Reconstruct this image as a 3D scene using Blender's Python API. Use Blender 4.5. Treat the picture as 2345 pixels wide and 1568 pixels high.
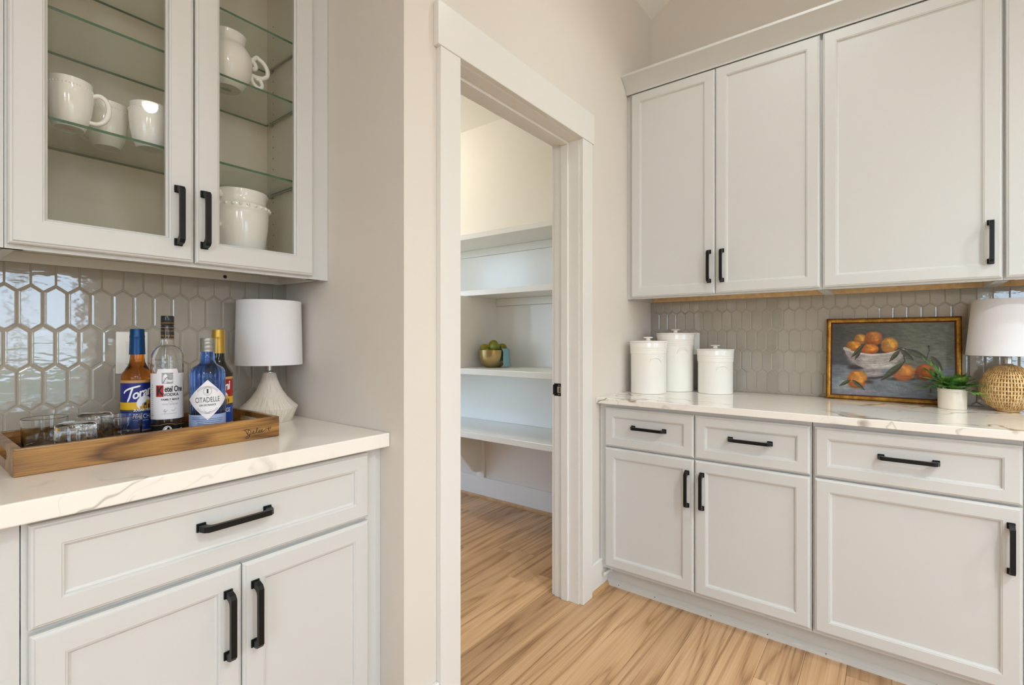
import bpy, bmesh, math, random
import numpy as np
from mathutils import Vector, Matrix
random.seed(7); rng = np.random.RandomState(5)
PI = math.pi
SC = bpy.context.scene
COL = SC.collection
for _o in list(bpy.data.objects): bpy.data.objects.remove(_o)

# ------------------------------------------------------------------ camera
YAW = math.atan2(867.5, 1125.0)
cam = bpy.data.cameras.new('camera'); cam_o = bpy.data.objects.new('camera', cam); COL.objects.link(cam_o)
cam.sensor_fit = 'HORIZONTAL'; cam.sensor_width = 36.0; cam.lens = 1125.0 / 2345.0 * 36.0
cam.shift_y = -8.5 / 2345.0; cam.clip_start = 0.02
cam_o.location = (0, 0, 1.18); cam_o.rotation_euler = (PI / 2, 0, YAW - PI / 2)
SC.camera = cam_o

# ------------------------------------------------------------------ exposure, sky, lamps
SC.view_settings.view_transform = 'Standard'
try: SC.view_settings.look = 'None'
except Exception: pass
SC.view_settings.gamma = 1.0
SC.view_settings.use_curve_mapping = False
SC.view_settings.exposure = -0.26
SC.cycles.use_denoising = True
SC.cycles.max_bounces = 14; SC.cycles.diffuse_bounces = 8; SC.cycles.glossy_bounces = 6
SC.cycles.transmission_bounces = 12; SC.cycles.transparent_max_bounces = 24
SC.cycles.caustics_reflective = False; SC.cycles.caustics_refractive = False
SC.cycles.sample_clamp_indirect = 6.0
QOFF = (3.1, 1.7, 0)
SKY = 9.0            # daylight strength
DOWN = 8.0          # watts of each ceiling downlight
wd = bpy.data.worlds.new('sky'); SC.world = wd; wd.use_nodes = True
_n = wd.node_tree.nodes; _l = wd.node_tree.links
_bg = _n['Background']; _tc = _n.new('ShaderNodeTexCoord'); _sx = _n.new('ShaderNodeSeparateXYZ'); _cr = _n.new('ShaderNodeValToRGB')
_l.new(_tc.outputs['Generated'], _sx.inputs[0]); _l.new(_sx.outputs['Z'], _cr.inputs[0]); _l.new(_cr.outputs[0], _bg.inputs[0])
_cr.color_ramp.elements[0].position = 0.0; _cr.color_ramp.elements[0].color = (.62, .80, 1, 1)
_cr.color_ramp.elements[1].position = 0.6; _cr.color_ramp.elements[1].color = (.42, .64, 1, 1)
_bg.inputs[1].default_value = SKY

def portal(name, loc, rot, sx, sy):
    l = bpy.data.lights.new(name, 'AREA'); l.shape = 'RECTANGLE'; l.size = sx; l.size_y = sy
    o = bpy.data.objects.new(name, l); COL.objects.link(o); o.location = loc; o.rotation_euler = rot
    l.cycles.is_portal = True
SOUTH, WEST, CEIL = -4.2, -3.6, 3.12
WIN_S = [(-.70, -.10, .35, 2.35), (.40, 1.56, .3, 2.05)]     # x0 x1 z0 z1 on the south wall
WIN_W = [(-3.5, -1.0, .5, 2.35)]                               # y0 y1 z0 z1 on the west wall
WIN_P = [(2.66, 3.0, .4, 2.2), (3.14, 4.05, .4, 2.2)]      # y0 y1 z0 z1 on the pantry's west wall
for a, b, c, d in WIN_S: portal('daylight_portal', ((a+b)/2, SOUTH - .02, (c+d)/2), (PI/2, 0, 0), b - a, d - c)
for a, b, c, d in WIN_W: portal('daylight_portal', (WEST - .02, (a+b)/2, (c+d)/2), (PI/2, 0, -PI/2), b - a, d - c)
PW = 1.03
for a, b, c, d in WIN_P: portal('daylight_portal', (PW - .14, (a+b)/2, (c+d)/2), (PI/2, 0, -PI/2), b - a, d - c)
DOWNLIGHTS = [(1.39, -1.9, CEIL, 4.2), (1.72, .30, CEIL, 1.1), (-.2, -1.9, CEIL, .7), (-1.9, -1.9, CEIL, .7), (.5, -1.35, CEIL, 6.5), (-1.0, -.5, CEIL, .6), (-1.9, .1, CEIL, .5)]  # the one nearest the doorway is added to light the right counter

# ------------------------------------------------------------------ node helpers, materials
def srgb(r, g, b):
    f = lambda c: (c/255/12.92 if c/255 <= .04045 else ((c/255 + .055)/1.055) ** 2.4)
    return (f(r), f(g), f(b))
def mat(name, col=(.8,.8,.8), rough=.5, metal=0., **k):
    m = bpy.data.materials.new(name); m.use_nodes = True; b = m.node_tree.nodes['Principled BSDF']
    b.inputs['Base Color'].default_value = (*col, 1); b.inputs['Roughness'].default_value = rough; b.inputs['Metallic'].default_value = metal
    for kk, v in k.items(): b.inputs[kk.replace('_', ' ')].default_value = v
    return m
class N:
    def __init__(s, m): s.m = m; s.t = m.node_tree; s.b = s.t.nodes.get('Principled BSDF')
    def new(s, ty, **k):
        n = s.t.nodes.new('ShaderNode' + ty)
        for kk, v in k.items(): setattr(n, kk, v)
        return n
    def set(s, sock, v):
        if isinstance(v, bpy.types.NodeSocket): s.t.links.new(v, sock)
        elif v is not None:
            try: sock.default_value = v
            except Exception: sock.default_value = (*v, 1)
    def coord(s, out='Object', scale=(1,1,1), rnd=False):
        tc = s.new('TexCoord'); v = tc.outputs[out]
        mp = s.new('Mapping'); s.set(mp.inputs['Vector'], v); mp.inputs['Scale'].default_value = scale
        if rnd:
            oi = s.new('ObjectInfo'); mu = s.new('Math', operation='MULTIPLY'); s.set(mu.inputs[0], oi.outputs['Random']); mu.inputs[1].default_value = 57.3
            cb = s.new('CombineXYZ'); s.set(cb.inputs[0], mu.outputs[0]); s.set(cb.inputs[1], mu.outputs[0]); s.set(cb.inputs[2], mu.outputs[0])
            s.set(mp.inputs['Location'], cb.outputs[0])
        return mp.outputs[0]
    def noise(s, v, scale, detail=3, rough=.5, dist=0.):
        n = s.new('TexNoise'); s.set(n.inputs['Vector'], v); n.inputs['Scale'].default_value = scale; n.inputs['Detail'].default_value = detail
        n.inputs['Roughness'].default_value = rough; n.inputs['Distortion'].default_value = dist; return n.outputs['Fac']
    def math(s, op, a, b=None, c=None, clamp=False):
        n = s.new('Math', operation=op, use_clamp=clamp); s.set(n.inputs[0], a)
        if b is not None: s.set(n.inputs[1], b)
        if c is not None: s.set(n.inputs[2], c)
        return n.outputs[0]
    def ramp(s, f, stops, interp='LINEAR'):
        n = s.new('ValToRGB'); s.set(n.inputs[0], f); cr = n.color_ramp; cr.interpolation = interp
        while len(cr.elements) < len(stops): cr.elements.new(.5)
        for e, (p, c) in zip(cr.elements, stops): e.position = p; e.color = (*c, 1) if len(c) == 3 else c
        return n.outputs[0]
    def mix(s, f, a, b, blend='MIX'):
        n = s.new('Mix', data_type='RGBA', blend_type=blend); s.set(n.inputs['Factor'], f); s.set(n.inputs['A'], a); s.set(n.inputs['B'], b); return n.outputs['Result']
    def bump(s, h, strength=.3, dist=.01):
        n = s.new('Bump'); s.set(n.inputs['Height'], h); n.inputs['Strength'].default_value = strength; n.inputs['Distance'].default_value = dist
        s.set(s.b.inputs['Normal'], n.outputs[0])
    def base(s, c): s.set(s.b.inputs['Base Color'], c)
    def rough(s, c): s.set(s.b.inputs['Roughness'], c)

def paint(name, col, rough, bump=.05, sc=350):
    m = mat(name, col, rough); n = N(m); v = n.coord('Object'); f = n.noise(v, sc, 2)
    n.base(n.mix(n.noise(v, 1.3, 2), tuple(c*.985 for c in col), tuple(min(1, c*1.015) for c in col)))
    n.bump(f, bump, .002); return m
M = {}
M['wall'] = paint('wall_paint', srgb(219, 213, 205), .75, .12, 260)
M['ceil'] = paint('ceiling_paint', srgb(236, 233, 226), .85)
M['trim'] = paint('trim_paint', srgb(226, 225, 221), .35, .03)
M['cab'] = paint('cabinet_paint', srgb(205, 206, 204), .38, .04)
M['cabin'] = paint('cabinet_interior', srgb(206, 199, 180), .5)
M['shelfw'] = paint('pantry_white', srgb(232, 231, 226), .28, .03)
M['panel'] = paint('pantry_back_semigloss', srgb(232, 232, 228), .19, .01); M['panel'].node_tree.nodes['Principled BSDF'].inputs['IOR'].default_value = 1.52
M['toe'] = paint('toe_kick_paint', srgb(205, 205, 200), .45)
M['grout'] = paint('grout', srgb(168, 158, 142), .9, .3, 500)
M['ply'] = mat('birch_plywood', srgb(208, 180, 138), .6)
_n = N(M['ply']); _n.base(_n.ramp(_n.noise(_n.coord('Object', (1, 14, 14)), 3, 4), [(.3, srgb(196, 166, 122)), (.7, srgb(220, 194, 152))]))
M['black'] = mat('black_metal', (.012, .012, .012), .38, .6)
M['dark'] = mat('dark_hole', (.02, .018, .015), .8)
M['steel'] = mat('brushed_nickel', (.62, .6, .56), .3, 1.)
M['steeld'] = mat('shelf_pin_steel', (.38, .36, .32), .35, 1.)
M['brass'] = mat('brushed_gold', (.50, .37, .17), .27, 1.)
M['ceramic'] = mat('white_glaze', srgb(238, 236, 230), .12, Coat_Weight=.3)
M['ceramicm'] = mat('unglazed_foot', srgb(196, 190, 178), .6)
M['plast'] = mat('white_plastic', srgb(236, 235, 230), .3)
M['rubber'] = mat('rubber_tip', srgb(214, 212, 200), .5)
# tile: slightly wavy glaze
m = mat('glazed_tile', srgb(160, 154, 144), .06, IOR=1.85); n = N(m)
v = n.coord('Object', rnd=True); n.base(n.mix(n.noise(v, 9, 2), srgb(158, 152, 142), srgb(169, 163, 153)))
n.bump(n.noise(n.coord('Object', (1, 1, 2.2), rnd=True), 24, 2, .5), .042, .012); M['tile'] = m
# quartz counter
m = mat('veined_quartz', (.8, .78, .74), .09); n = N(m)
v = n.coord('Object'); w = n.noise(v, 1.7, 4, .6); off = n.new('VectorMath', operation='ADD'); n.set(off.inputs[0], v)
cb = n.new('CombineXYZ'); n.set(cb.inputs[0], n.math('MULTIPLY', w, .9)); n.set(cb.inputs[1], n.math('MULTIPLY', n.noise(v, 2.3, 3), .5)); n.set(off.inputs[1], cb.outputs[0])
mp = n.new('Mapping'); n.set(mp.inputs['Vector'], off.outputs[0]); mp.inputs['Location'].default_value = QOFF; mp.inputs['Rotation'].default_value = (0, 0, .5); mp.inputs['Scale'].default_value = (2.0, .75, 1.)
f = n.noise(mp.outputs[0], 1.25, 3, .45)
d = n.math('ABSOLUTE', n.math('SUBTRACT', f, .5))
vein = n.ramp(d, [(0., (1, 1, 1)), (.016, (.0, .0, .0))])
msk = n.ramp(n.noise(v, 1.1, 1), [(.42, (0, 0, 0)), (.54, (1, 1, 1))])
fine = n.ramp(n.math('ABSOLUTE', n.math('SUBTRACT', n.noise(mp.outputs[0], 3.1, 3, .5), .5)), [(0., (.35, .35, .35)), (.007, (0, 0, 0))])
vv = n.math('MULTIPLY', n.math('ADD', vein, fine, clamp=True), msk)
n.base(n.mix(n.math('MULTIPLY', vv, .95), n.mix(n.noise(v, 5, 3), srgb(240, 237, 231), srgb(234, 230, 223)), srgb(122, 112, 100))); M['quartz'] = m
# oak planks
def wood(name, dark, mid, light, scale, rnd=True, rough=.42, ring=34, tone=True, bump=.08, rw=.27, pw=.45):
    m = mat(name, mid, rough); n = N(m)
    v = n.coord('Object', scale, rnd); big = n.noise(v, .85, 2, .5, .35)
    rings = n.math('ADD', n.math('MULTIPLY', n.math('SINE', n.math('MULTIPLY', big, ring)), .5), .5)
    rings = n.math('POWER', rings, .45)
    fib = n.noise(n.coord('Object', tuple(s*k for s, k in zip(scale, (1.6, 9, 9))), rnd), 2.2, 4, .65)
    c = n.ramp(n.math('ADD', n.math('MULTIPLY', rings, rw), n.math('MULTIPLY', fib, 1-rw)), [(.2, dark), (.48, mid), (.78, light)])
    patch = n.ramp(n.noise(v, .55, 2), [(.36, (.68, .64, .58)), (.56, (1, 1, 1))])
    c = n.mix(pw, c, patch, 'MULTIPLY')
    if tone:
        oi = n.new('ObjectInfo')
        t = n.ramp(oi.outputs['Random'], [(0., (.68, .63, .58)), (.4, (.92, .905, .89)), (1., (1.10, 1.08, 1.05))])
        c = n.mix(.8, c, t, 'MULTIPLY')
    n.base(c); n.bump(fib, bump, .002); return m
M['oak'] = wood('oak_plank', ring=52, rw=.30, pw=.5, *(srgb(128, 92, 60), srgb(192, 154, 115), srgb(216, 181, 143), (.6, 8.5, 8.5)))
M['oakslab'] = wood('oak_floor_far', srgb(150, 114, 76), srgb(200, 164, 121), srgb(222, 189, 147), (1.3, 9, 9), rnd=False, tone=False)
M['shoe'] = wood('oak_shoe_molding', srgb(170, 130, 88), srgb(190, 150, 106), srgb(206, 168, 122), (5, 5, 5), rnd=False, tone=False)
M['mango'] = wood('mango_wood', srgb(70, 42, 18), srgb(128, 87, 42), srgb(182, 136, 72), (3.2, 16, 16), rnd=False, rough=.32, ring=26, tone=False, rw=.35, pw=.5)
# thin glass (no bending, so daylight passes)
def thin(name, tint, fmin=.04):
    m = bpy.data.materials.new(name); m.use_nodes = True; t = m.node_tree; t.nodes.clear(); n = N(m)
    tr = n.new('BsdfTransparent'); tr.inputs[0].default_value = (*tint, 1); gl = n.new('BsdfGlossy'); gl.inputs['Roughness'].default_value = .01
    fr = n.new('Fresnel'); ge = n.new('NewGeometry'); n.set(fr.inputs[0], n.math('SUBTRACT', 1.45, n.math('MULTIPLY', ge.outputs['Backfacing'], 1.45 - 1/1.45))); mx = n.new('MixShader'); out = n.new('OutputMaterial')
    n.set(mx.inputs[0], fr.outputs[0]); n.set(mx.inputs[1], tr.outputs[0]); n.set(mx.inputs[2], gl.outputs[0]); n.set(out.inputs[0], mx.outputs[0]); return m
M['pane'] = thin('clear_pane', (.98, .985, .98))
M['shelfglass'] = thin('shelf_glass', (.93, .96, .94))
M['edge'] = mat('glass_edge_green', srgb(52, 92, 66), .15)
def glass(name, col, rough=0., ior=1.45):
    return mat(name, col, rough, Transmission_Weight=1., IOR=ior)
M['clear'] = glass('clear_glass', (.97, .98, .98))
M['amber'] = glass('amber_syrup', (1., .31, .035), ior=1.36)
M['bluegl'] = glass('blue_glass', (.26, .50, 1.), ior=1.45)
M['blackgl'] = mat('dark_bottle', (.012, .008, .006), .08)
M['wood_dark'] = mat('walnut', (.1, .06, .03), .5)
M['linen'] = mat('white_linen', srgb(226, 225, 229), .9)
n = N(M['linen']); v = n.coord('Object'); wv = n.new('TexWave', wave_type='BANDS', bands_direction='Z'); n.set(wv.inputs['Vector'], v); wv.inputs['Scale'].default_value = 260; wv.inputs['Distortion'].default_value = 1.5
n.bump(n.math('ADD', wv.outputs['Fac'], n.noise(v, 420, 2)), .15, .001)
M['plaster'] = mat('scratched_plaster', srgb(226, 219, 208), .8)
n = N(M['plaster']); tc = n.new('TexCoord'); sp = n.new('SeparateXYZ'); n.set(sp.inputs[0], tc.outputs['Object'])
ang = n.math('ARCTAN2', sp.outputs[1], sp.outputs[0]); cb = n.new('CombineXYZ'); n.set(cb.inputs[0], n.math('MULTIPLY', ang, 22)); n.set(cb.inputs[1], n.math('MULTIPLY', sp.outputs[2], 14))
f = n.noise(cb.outputs[0], 1.6, 4, .6, .4); n.base(n.ramp(f, [(.32, srgb(196, 184, 168)), (.55, srgb(231, 224, 213))])); n.bump(f, .45, .004)
M['rattan'] = mat('rattan', srgb(214, 176, 118), .55)
n = N(M['rattan']); f = n.noise(n.coord('Object'), 60, 3); n.base(n.ramp(f, [(.3, srgb(190, 148, 90)), (.65, srgb(228, 194, 138))]))
M['leaf'] = mat('fern_leaf', srgb(70, 120, 42), .45)
n = N(M['leaf']); f = n.noise(n.coord('Object'), 45, 2); n.base(n.ramp(f, [(.3, srgb(44, 82, 30)), (.5, srgb(86, 132, 54)), (.7, srgb(146, 182, 92))]))
M['soil'] = mat('dark_soil', (.03, .022, .015), .9)
M['pot'] = mat('pot_glaze', srgb(226, 217, 201), .25)
M['gilt'] = mat('gilt_frame', srgb(176, 128, 46), .38, .55)
n = N(M['gilt']); f = n.noise(n.coord('Object'), 40, 4, .7); n.base(n.ramp(f, [(.3, srgb(120, 78, 24)), (.6, srgb(190, 142, 56)), (.8, srgb(214, 172, 84))]))
M['giltdark'] = mat('gilt_frame_edge', srgb(92, 42, 18), .5)
M['cloth'] = mat('pale_blue_cloth', srgb(132, 172, 184), .9)
M['pear'] = mat('pear_skin', srgb(122, 124, 22), .4)
n = N(M['pear']); f = n.noise(n.coord('Object', rnd=True), 14, 3); oi = n.new('ObjectInfo')
n.base(n.mix(oi.outputs['Random'], n.ramp(f, [(.3, srgb(84, 104, 14)), (.7, srgb(122, 134, 32))]), n.ramp(f, [(.3, srgb(128, 112, 18)), (.7, srgb(156, 136, 36))])))
M['stem'] = mat('pear_stem', (.03, .02, .01), .7)
M['foilblue'] = mat('blue_foil', srgb(10, 62, 108), .35, .5)
M['foilgold'] = mat('gold_foil', srgb(178, 142, 62), .35, .7)
M['foilsilver'] = mat('silver_cap', srgb(150, 148, 140), .38, .8)
M['capblack'] = mat('black_cap', (.01, .01, .01), .2)
M['goldink'] = mat('gold_ink', srgb(176, 132, 70), .5)
M['ink'] = mat('black_ink', (.015, .013, .012), .6)
M['inkg'] = mat('grey_ink', srgb(120, 118, 120), .6)
M['white_ink'] = mat('white_ink', srgb(240, 240, 242), .5)
M['paper'] = mat('label_paper', srgb(226, 224, 230), .55)
M['paperblue'] = mat('label_band_blue', srgb(150, 168, 208), .5)
M['redink'] = mat('red_ink', srgb(170, 34, 26), .5)
M['vcol'] = mat('printed_colours', (1, 1, 1), .45); n = N(M['vcol']); at_ = n.new('VertexColor', layer_name='Col'); n.base(at_.outputs[0])
M['lawn'] = mat('lawn', srgb(120, 130, 92), .9)
M['patio'] = mat('pale_patio', srgb(205, 203, 198), .9)
M['lamp_on'] = mat('lamp_lens', (1, 1, 1), .5, Emission_Strength=14.); M['lamp_on'].node_tree.nodes['Principled BSDF'].inputs['Emission Color'].default_value = (1, .84, .62, 1)

# ------------------------------------------------------------------ mesh helpers
class B:
    """collects vertices and faces"""
    def __init__(s): s.v = []; s.f = []; s.m = []
    def add(s, vs, fs, mi=0):
        o = len(s.v); s.v += [tuple(map(float, p)) for p in vs]; s.f += [tuple(i + o for i in f) for f in fs]; s.m += [mi]*len(fs); return s
    def box(s, x0, x1, y0, y1, z0, z1, mi=0):
        return s.add([(x0,y0,z0),(x1,y0,z0),(x1,y1,z0),(x0,y1,z0),(x0,y0,z1),(x1,y0,z1),(x1,y1,z1),(x0,y1,z1)],
                     [(0,3,2,1),(4,5,6,7),(0,1,5,4),(1,2,6,5),(2,3,7,6),(3,0,4,7)], mi)
    def bbox(s, x0, x1, y0, y1, z0, z1, b=.002, seg=1, mi=0):
        bm = bmesh.new(); bmesh.ops.create_cube(bm, size=1.)
        for v in bm.verts: v.co = Vector(((x0+x1)/2 + v.co.x*(x1-x0), (y0+y1)/2 + v.co.y*(y1-y0), (z0+z1)/2 + v.co.z*(z1-z0)))
        bmesh.ops.bevel(bm, geom=bm.edges[:], offset=b, segments=seg, affect='EDGES', profile=.5)
        return s.bm(bm, mi)
    def bm(s, bm, mi=0):
        bm.verts.ensure_lookup_table(); bm.verts.index_update()
        s.add([v.co[:] for v in bm.verts], [[v.index for v in f.verts] for f in bm.faces], mi); bm.free(); return s
    def lathe(s, prof, n=32, c=(0,0,0), mi=0, cap=True, fn=None):
        vs = []; fs = []
        for r, z in prof:
            for k in range(n):
                a = 2*PI*k/n; rr = fn(r, z, a) if fn else r
                vs.append((c[0] + rr*math.cos(a), c[1] + rr*math.sin(a), c[2] + z))
        for i in range(len(prof) - 1):
            for k in range(n):
                k2 = (k+1) % n; fs.append((i*n+k, i*n+k2, (i+1)*n+k2, (i+1)*n+k))
        if cap:
            if prof[0][0] > 1e-5: fs.append(tuple(range(n-1, -1, -1)))
            if prof[-1][0] > 1e-5: fs.append(tuple(range((len(prof)-1)*n, len(prof)*n)))
        return s.add(vs, fs, mi)
    def tube(s, pts, r, n=8, mi=0, cap=True, closed=False):
        pts = [Vector(p) for p in pts]; L = len(pts); rs = r if hasattr(r, '__len__') else [r]*L
        vs = []; fs = []; up = None
        for i, p in enumerate(pts):
            t = (pts[(i+1) % L] - pts[i-1]) if closed else (pts[min(i+1, L-1)] - pts[max(i-1, 0)])
            t.normalize()
            if up is None: up = t.orthogonal().normalized()
            up = (up - t*up.dot(t)); up = up.normalized() if up.length > 1e-6 else t.orthogonal().normalized()
            w = t.cross(up)
            for k in range(n):
                a = 2*PI*k/n; vs.append(p + (up*math.cos(a) + w*math.sin(a))*rs[i])
        for i in range(L if closed else L-1):
            j = (i+1) % L
            for k in range(n):
                k2 = (k+1) % n; fs.append((i*n+k, i*n+k2, j*n+k2, j*n+k))
        if cap and not closed: fs += [tuple(range(n-1, -1, -1)), tuple(range((L-1)*n, L*n))]
        return s.add(vs, fs, mi)
    def ribbon(s, pts, w, nrm, t=.0006, mi=0):
        """flat strap along pts, width vector list w, thickness along nrm list"""
        vs = []; L = len(pts)
        for p, ww, nn in zip(pts, w, nrm):
            p = Vector(p); ww = Vector(ww); nn = Vector(nn)*t
            vs += [p - ww - nn, p + ww - nn, p + ww + nn, p - ww + nn]
        fs = []
        for i in range(L-1):
            for k in range(4): fs.append((i*4+k, i*4+(k+1) % 4, i*4+4+(k+1) % 4, i*4+4+k))
        fs += [(3,2,1,0), tuple((L-1)*4+k for k in range(4))]
        return s.add(vs, fs, mi)
    def prism(s, poly, fn, a, b, mi=0):
        """extrude polygon (u,v) between w=a and w=b, fn maps (u,v,w) to xyz"""
        n = len(poly); vs = [fn(u, v, a) for u, v in poly] + [fn(u, v, b) for u, v in poly]
        fs = [tuple(range(n-1, -1, -1)), tuple(range(n, 2*n))] + [(i, (i+1) % n, n+(i+1) % n, n+i) for i in range(n)]
        return s.add(vs, fs, mi)
    def panel(s, u0, u1, v0, v1, loops, fn, fill=True, mi=0):
        """rectangular rings at (inset, height); the last ring is filled, or left open for a glazed door"""
        vs = []; fs = []
        for ins, w in loops:
            vs += [fn(u0+ins, v0+ins, w), fn(u1-ins, v0+ins, w), fn(u1-ins, v1-ins, w), fn(u0+ins, v1-ins, w)]
        L = len(loops)
        for i in range(L-1):
            for k in range(4): fs.append((i*4+k, i*4+(k+1) % 4, i*4+4+(k+1) % 4, i*4+4+k))
        if fill: fs += [(3,2,1,0), tuple((L-1)*4+k for k in range(4))]
        else:
            for k in range(4): fs.append(((L-1)*4+k, (L-1)*4+(k+1) % 4, (k+1) % 4, k))
        return s.add(vs, fs, mi)

ORG = {}
def mesh(name, b, mats, recalc=True):
    me = bpy.data.meshes.new(name); me.from_pydata(b.v, [], b.f)
    for m in (mats if isinstance(mats, (list, tuple)) else [mats]): me.materials.append(m)
    me.polygons.foreach_set('material_index', b.m)
    if recalc:
        bm = bmesh.new(); bm.from_mesh(me); bmesh.ops.recalc_face_normals(bm, faces=bm.faces[:]); bm.to_mesh(me); bm.free()
    return me
def smooth(me, ang=40):
    me.polygons.foreach_set('use_smooth', [True]*len(me.polygons))
    try: me.set_sharp_from_angle(angle=math.radians(ang))
    except Exception: pass
def add(name, b, mats, parent=None, origin=None, local=False, sm=None, recalc=True):
    """link ONE mesh object; b is in world space (or already local to the origin)"""
    po = ORG.get(parent.name, Vector()) if parent else Vector()
    og = Vector(origin) if origin is not None else (po.copy() if parent else Vector())
    if isinstance(b, B) and not local: b.v = [(x-og.x, y-og.y, z-og.z) for x, y, z in b.v]
    me = b if isinstance(b, bpy.types.Mesh) else mesh(name, b, mats, recalc)
    if sm: smooth(me, sm)
    o = bpy.data.objects.new(name, me); COL.objects.link(o)
    if parent: o.parent = parent
    o.location = og - po; ORG[o.name] = og; return o
def thing(name, loc, label, cat, group=None):
    o = bpy.data.objects.new(name, None); COL.objects.link(o); o.location = loc; ORG[o.name] = Vector(loc); o.empty_display_size = .05
    return tag(o, label, cat, group)
def tag(o, label, cat, group=None):
    o['label'] = label; o['category'] = cat
    if group: o['group'] = group
    return o
def struct(name, b, m, **k):
    o = add(name, b, m, **k)
    if not o.parent: o['kind'] = 'structure'
    return o
def dup_part(src, parent, loc, rot=None):
    o = src.copy(); COL.objects.link(o); o.parent = parent; o.location = Vector(loc) - ORG[parent.name]; ORG[o.name] = Vector(loc)
    if rot is not None: o.rotation_euler = rot
    return o
# ------------------------------------------------------------------ room shell
YW, XS, YB, XR = 1.098, .92, 1.758, 2.743        # door wall, niche side wall, niche back wall, right-hand wall
YT, XT = 1.75, 2.735                             # tile faces
YP0, XP, YPN, ZP = 1.224, 2.77, 5.0, 2.772       # pantry: near face, east wall, north wall, ceiling
OX0, OX1, OZ = 1.136, 1.909, 2.065                # doorway
CZ = .906                                        # counter height
# floor: a slab, and every board near the camera as a part of it
fl = struct('floor', B().box(-3.8, 2.9, -4.4, 5.2, -.06, -.0035), M['oakslab'])
r0 = -1.15; PWID = .1275; row = 0
while r0 < 3.35:
    x = -.15 - random.random()*.9
    while x < 2.79:
        L = random.choice((.7, 1.0, 1.3, 1.6, 1.9)) + random.random()*.2
        a, b_ = max(x, -.15), min(x+L, 2.79)
        if b_ - a > .03:
            pl = B(); g = .0004
            pl.panel(a+g, b_-g, r0+g, r0+PWID-g, [(0, -.0036), (0, -.0007), (.0007, 0)], lambda u, v, w: (u, v, w))
            add('floor_plank', pl, M['oak'], fl, origin=(a, r0, 0))
        x += L
    r0 += PWID; row += 1
def wall_open(name, axis, p0, p1, a0, a1, z1, holes, m=None, z0=0.):
    """wall slab along x or y between a0..a1, with rectangular holes (h0,h1,hz0,hz1)"""
    b = B(); hs = sorted(holes); cur = a0
    def put(s0, s1, q0, q1):
        if s1-s0 < 1e-4 or q1-q0 < 1e-4: return
        b.box(s0, s1, p0, p1, q0, q1) if axis == 'x' else b.box(p0, p1, s0, s1, q0, q1)
    for h0, h1, hz0, hz1 in hs:
        put(cur, h0, z0, z1); put(h0, h1, z0, hz0); put(h0, h1, hz1, z1); cur = h1
    put(cur, a1, z0, z1)
    return struct(name, b, m or M['wall'])
wall_open('wall_doorway', 'x', YW, YP0, XS + .11, XP + .1, 3.3, [(OX0 - .012, OX1 + .012, 0, OZ + .012)])
wall_open('wall_niche_side', 'y', XS, XS + .11, YW, YB, 3.3, [])
wall_open('wall_niche_back', 'x', YB, YB + .1, -1.35, XS + .11, 3.3, [])
wall_open('wall_niche_left', 'y', -1.35, -1.25, YW, YB, 3.3, [])
wall_open('wall_left_front', 'x', YW, YW + .1, -3.7, -1.25, 3.3, [])
wall_open('wall_right', 'y', XR, XR + .13, -4.4, YW, 3.3, [])
wall_open('wall_south', 'x', SOUTH - .12, SOUTH, -3.7, XR, 3.3, WIN_S)
wall_open('wall_west', 'y', WEST - .12, WEST, -4.4, YW + .1, 3.3, WIN_W)
wall_open('wall_pantry_right', 'y', XP, XP + .1, YP0, YPN, 3.0, [])
wall_open('wall_pantry_left', 'y', PW - .12, PW, YB + .1, YPN, 3.0, WIN_P)
wall_open('wall_pantry_back', 'x', YPN, YPN + .1, PW - .12, XP, 3.0, [])
struct('ceiling_pantry', B().box(PW, XP, YP0, YPN, ZP, ZP + .05), M['ceil'])
cb = B().box(-3.8, 2.9, -4.4, .95, CEIL, CEIL + .08)
cb.add([(-3.8, .95, CEIL), (2.9, .95, CEIL), (2.9, YW + .02, 3.012), (-3.8, YW + .02, 3.012), (-3.8, .95, CEIL+.08), (2.9, .95, CEIL+.08), (2.9, YW + .02, CEIL+.08), (-3.8, YW + .02, CEIL+.08)],
       [(0,1,2,3),(4,7,6,5),(0,4,5,1),(1,5,6,2),(2,6,7,3),(3,7,4,0)])
struct('ceiling', cb, M['ceil'])
struct('ceiling_niche', B().box(-1.25, XS, YW + .02, YB, 3.012, 3.06), M['ceil'])
def window(name, axis, p, a0, a1, z0, z1, mull):
    b = B(); f = .055; q0, q1 = p - .1, p + .012
    def bar(s0, s1, w0, w1):
        b.box(s0, s1, q0, q1, w0, w1) if axis == 'x' else b.box(q0, q1, s0, s1, w0, w1)
    bar(a0, a0+f, z0, z1); bar(a1-f, a1, z0, z1); bar(a0+f, a1-f, z0, z0+f); bar(a0+f, a1-f, z1-f, z1)
    for k in range(1, mull+1): c = a0 + (a1-a0)*k/(mull+1); bar(c-.02, c+.02, z0+f, z1-f)
    zc = (z0+z1)/2; bar(a0+f, a1-f, zc-.018, zc+.018)
    o = struct(name, b, M['trim'])
    g = B(); q = p - .05
    g.add([(a0+f, q, z0+f), (a1-f, q, z0+f), (a1-f, q, z1-f), (a0+f, q, z1-f)] if axis == 'x' else [(q, a0+f, z0+f), (q, a1-f, z0+f), (q, a1-f, z1-f), (q, a0+f, z1-f)], [(0,1,2,3)])
    add('window_pane', g, M['pane'], o)
for i, (a, b_, c, d) in enumerate(WIN_S): window('window_%d' % (i+1), 'x', SOUTH, a, b_, c, d, 1)
for i, (a, b_, c, d) in enumerate(WIN_W): window('window_%d' % (i+3), 'y', WEST, a, b_, c, d, 1)
for i, (a, b_, c, d) in enumerate(WIN_P): window('window_%d' % (i+4), 'y', PW, a, b_, c, d, 0)
struct('ground_lawn', B().box(-30, 30, -40, 40, -.5, -.4), M['lawn'])
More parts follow.
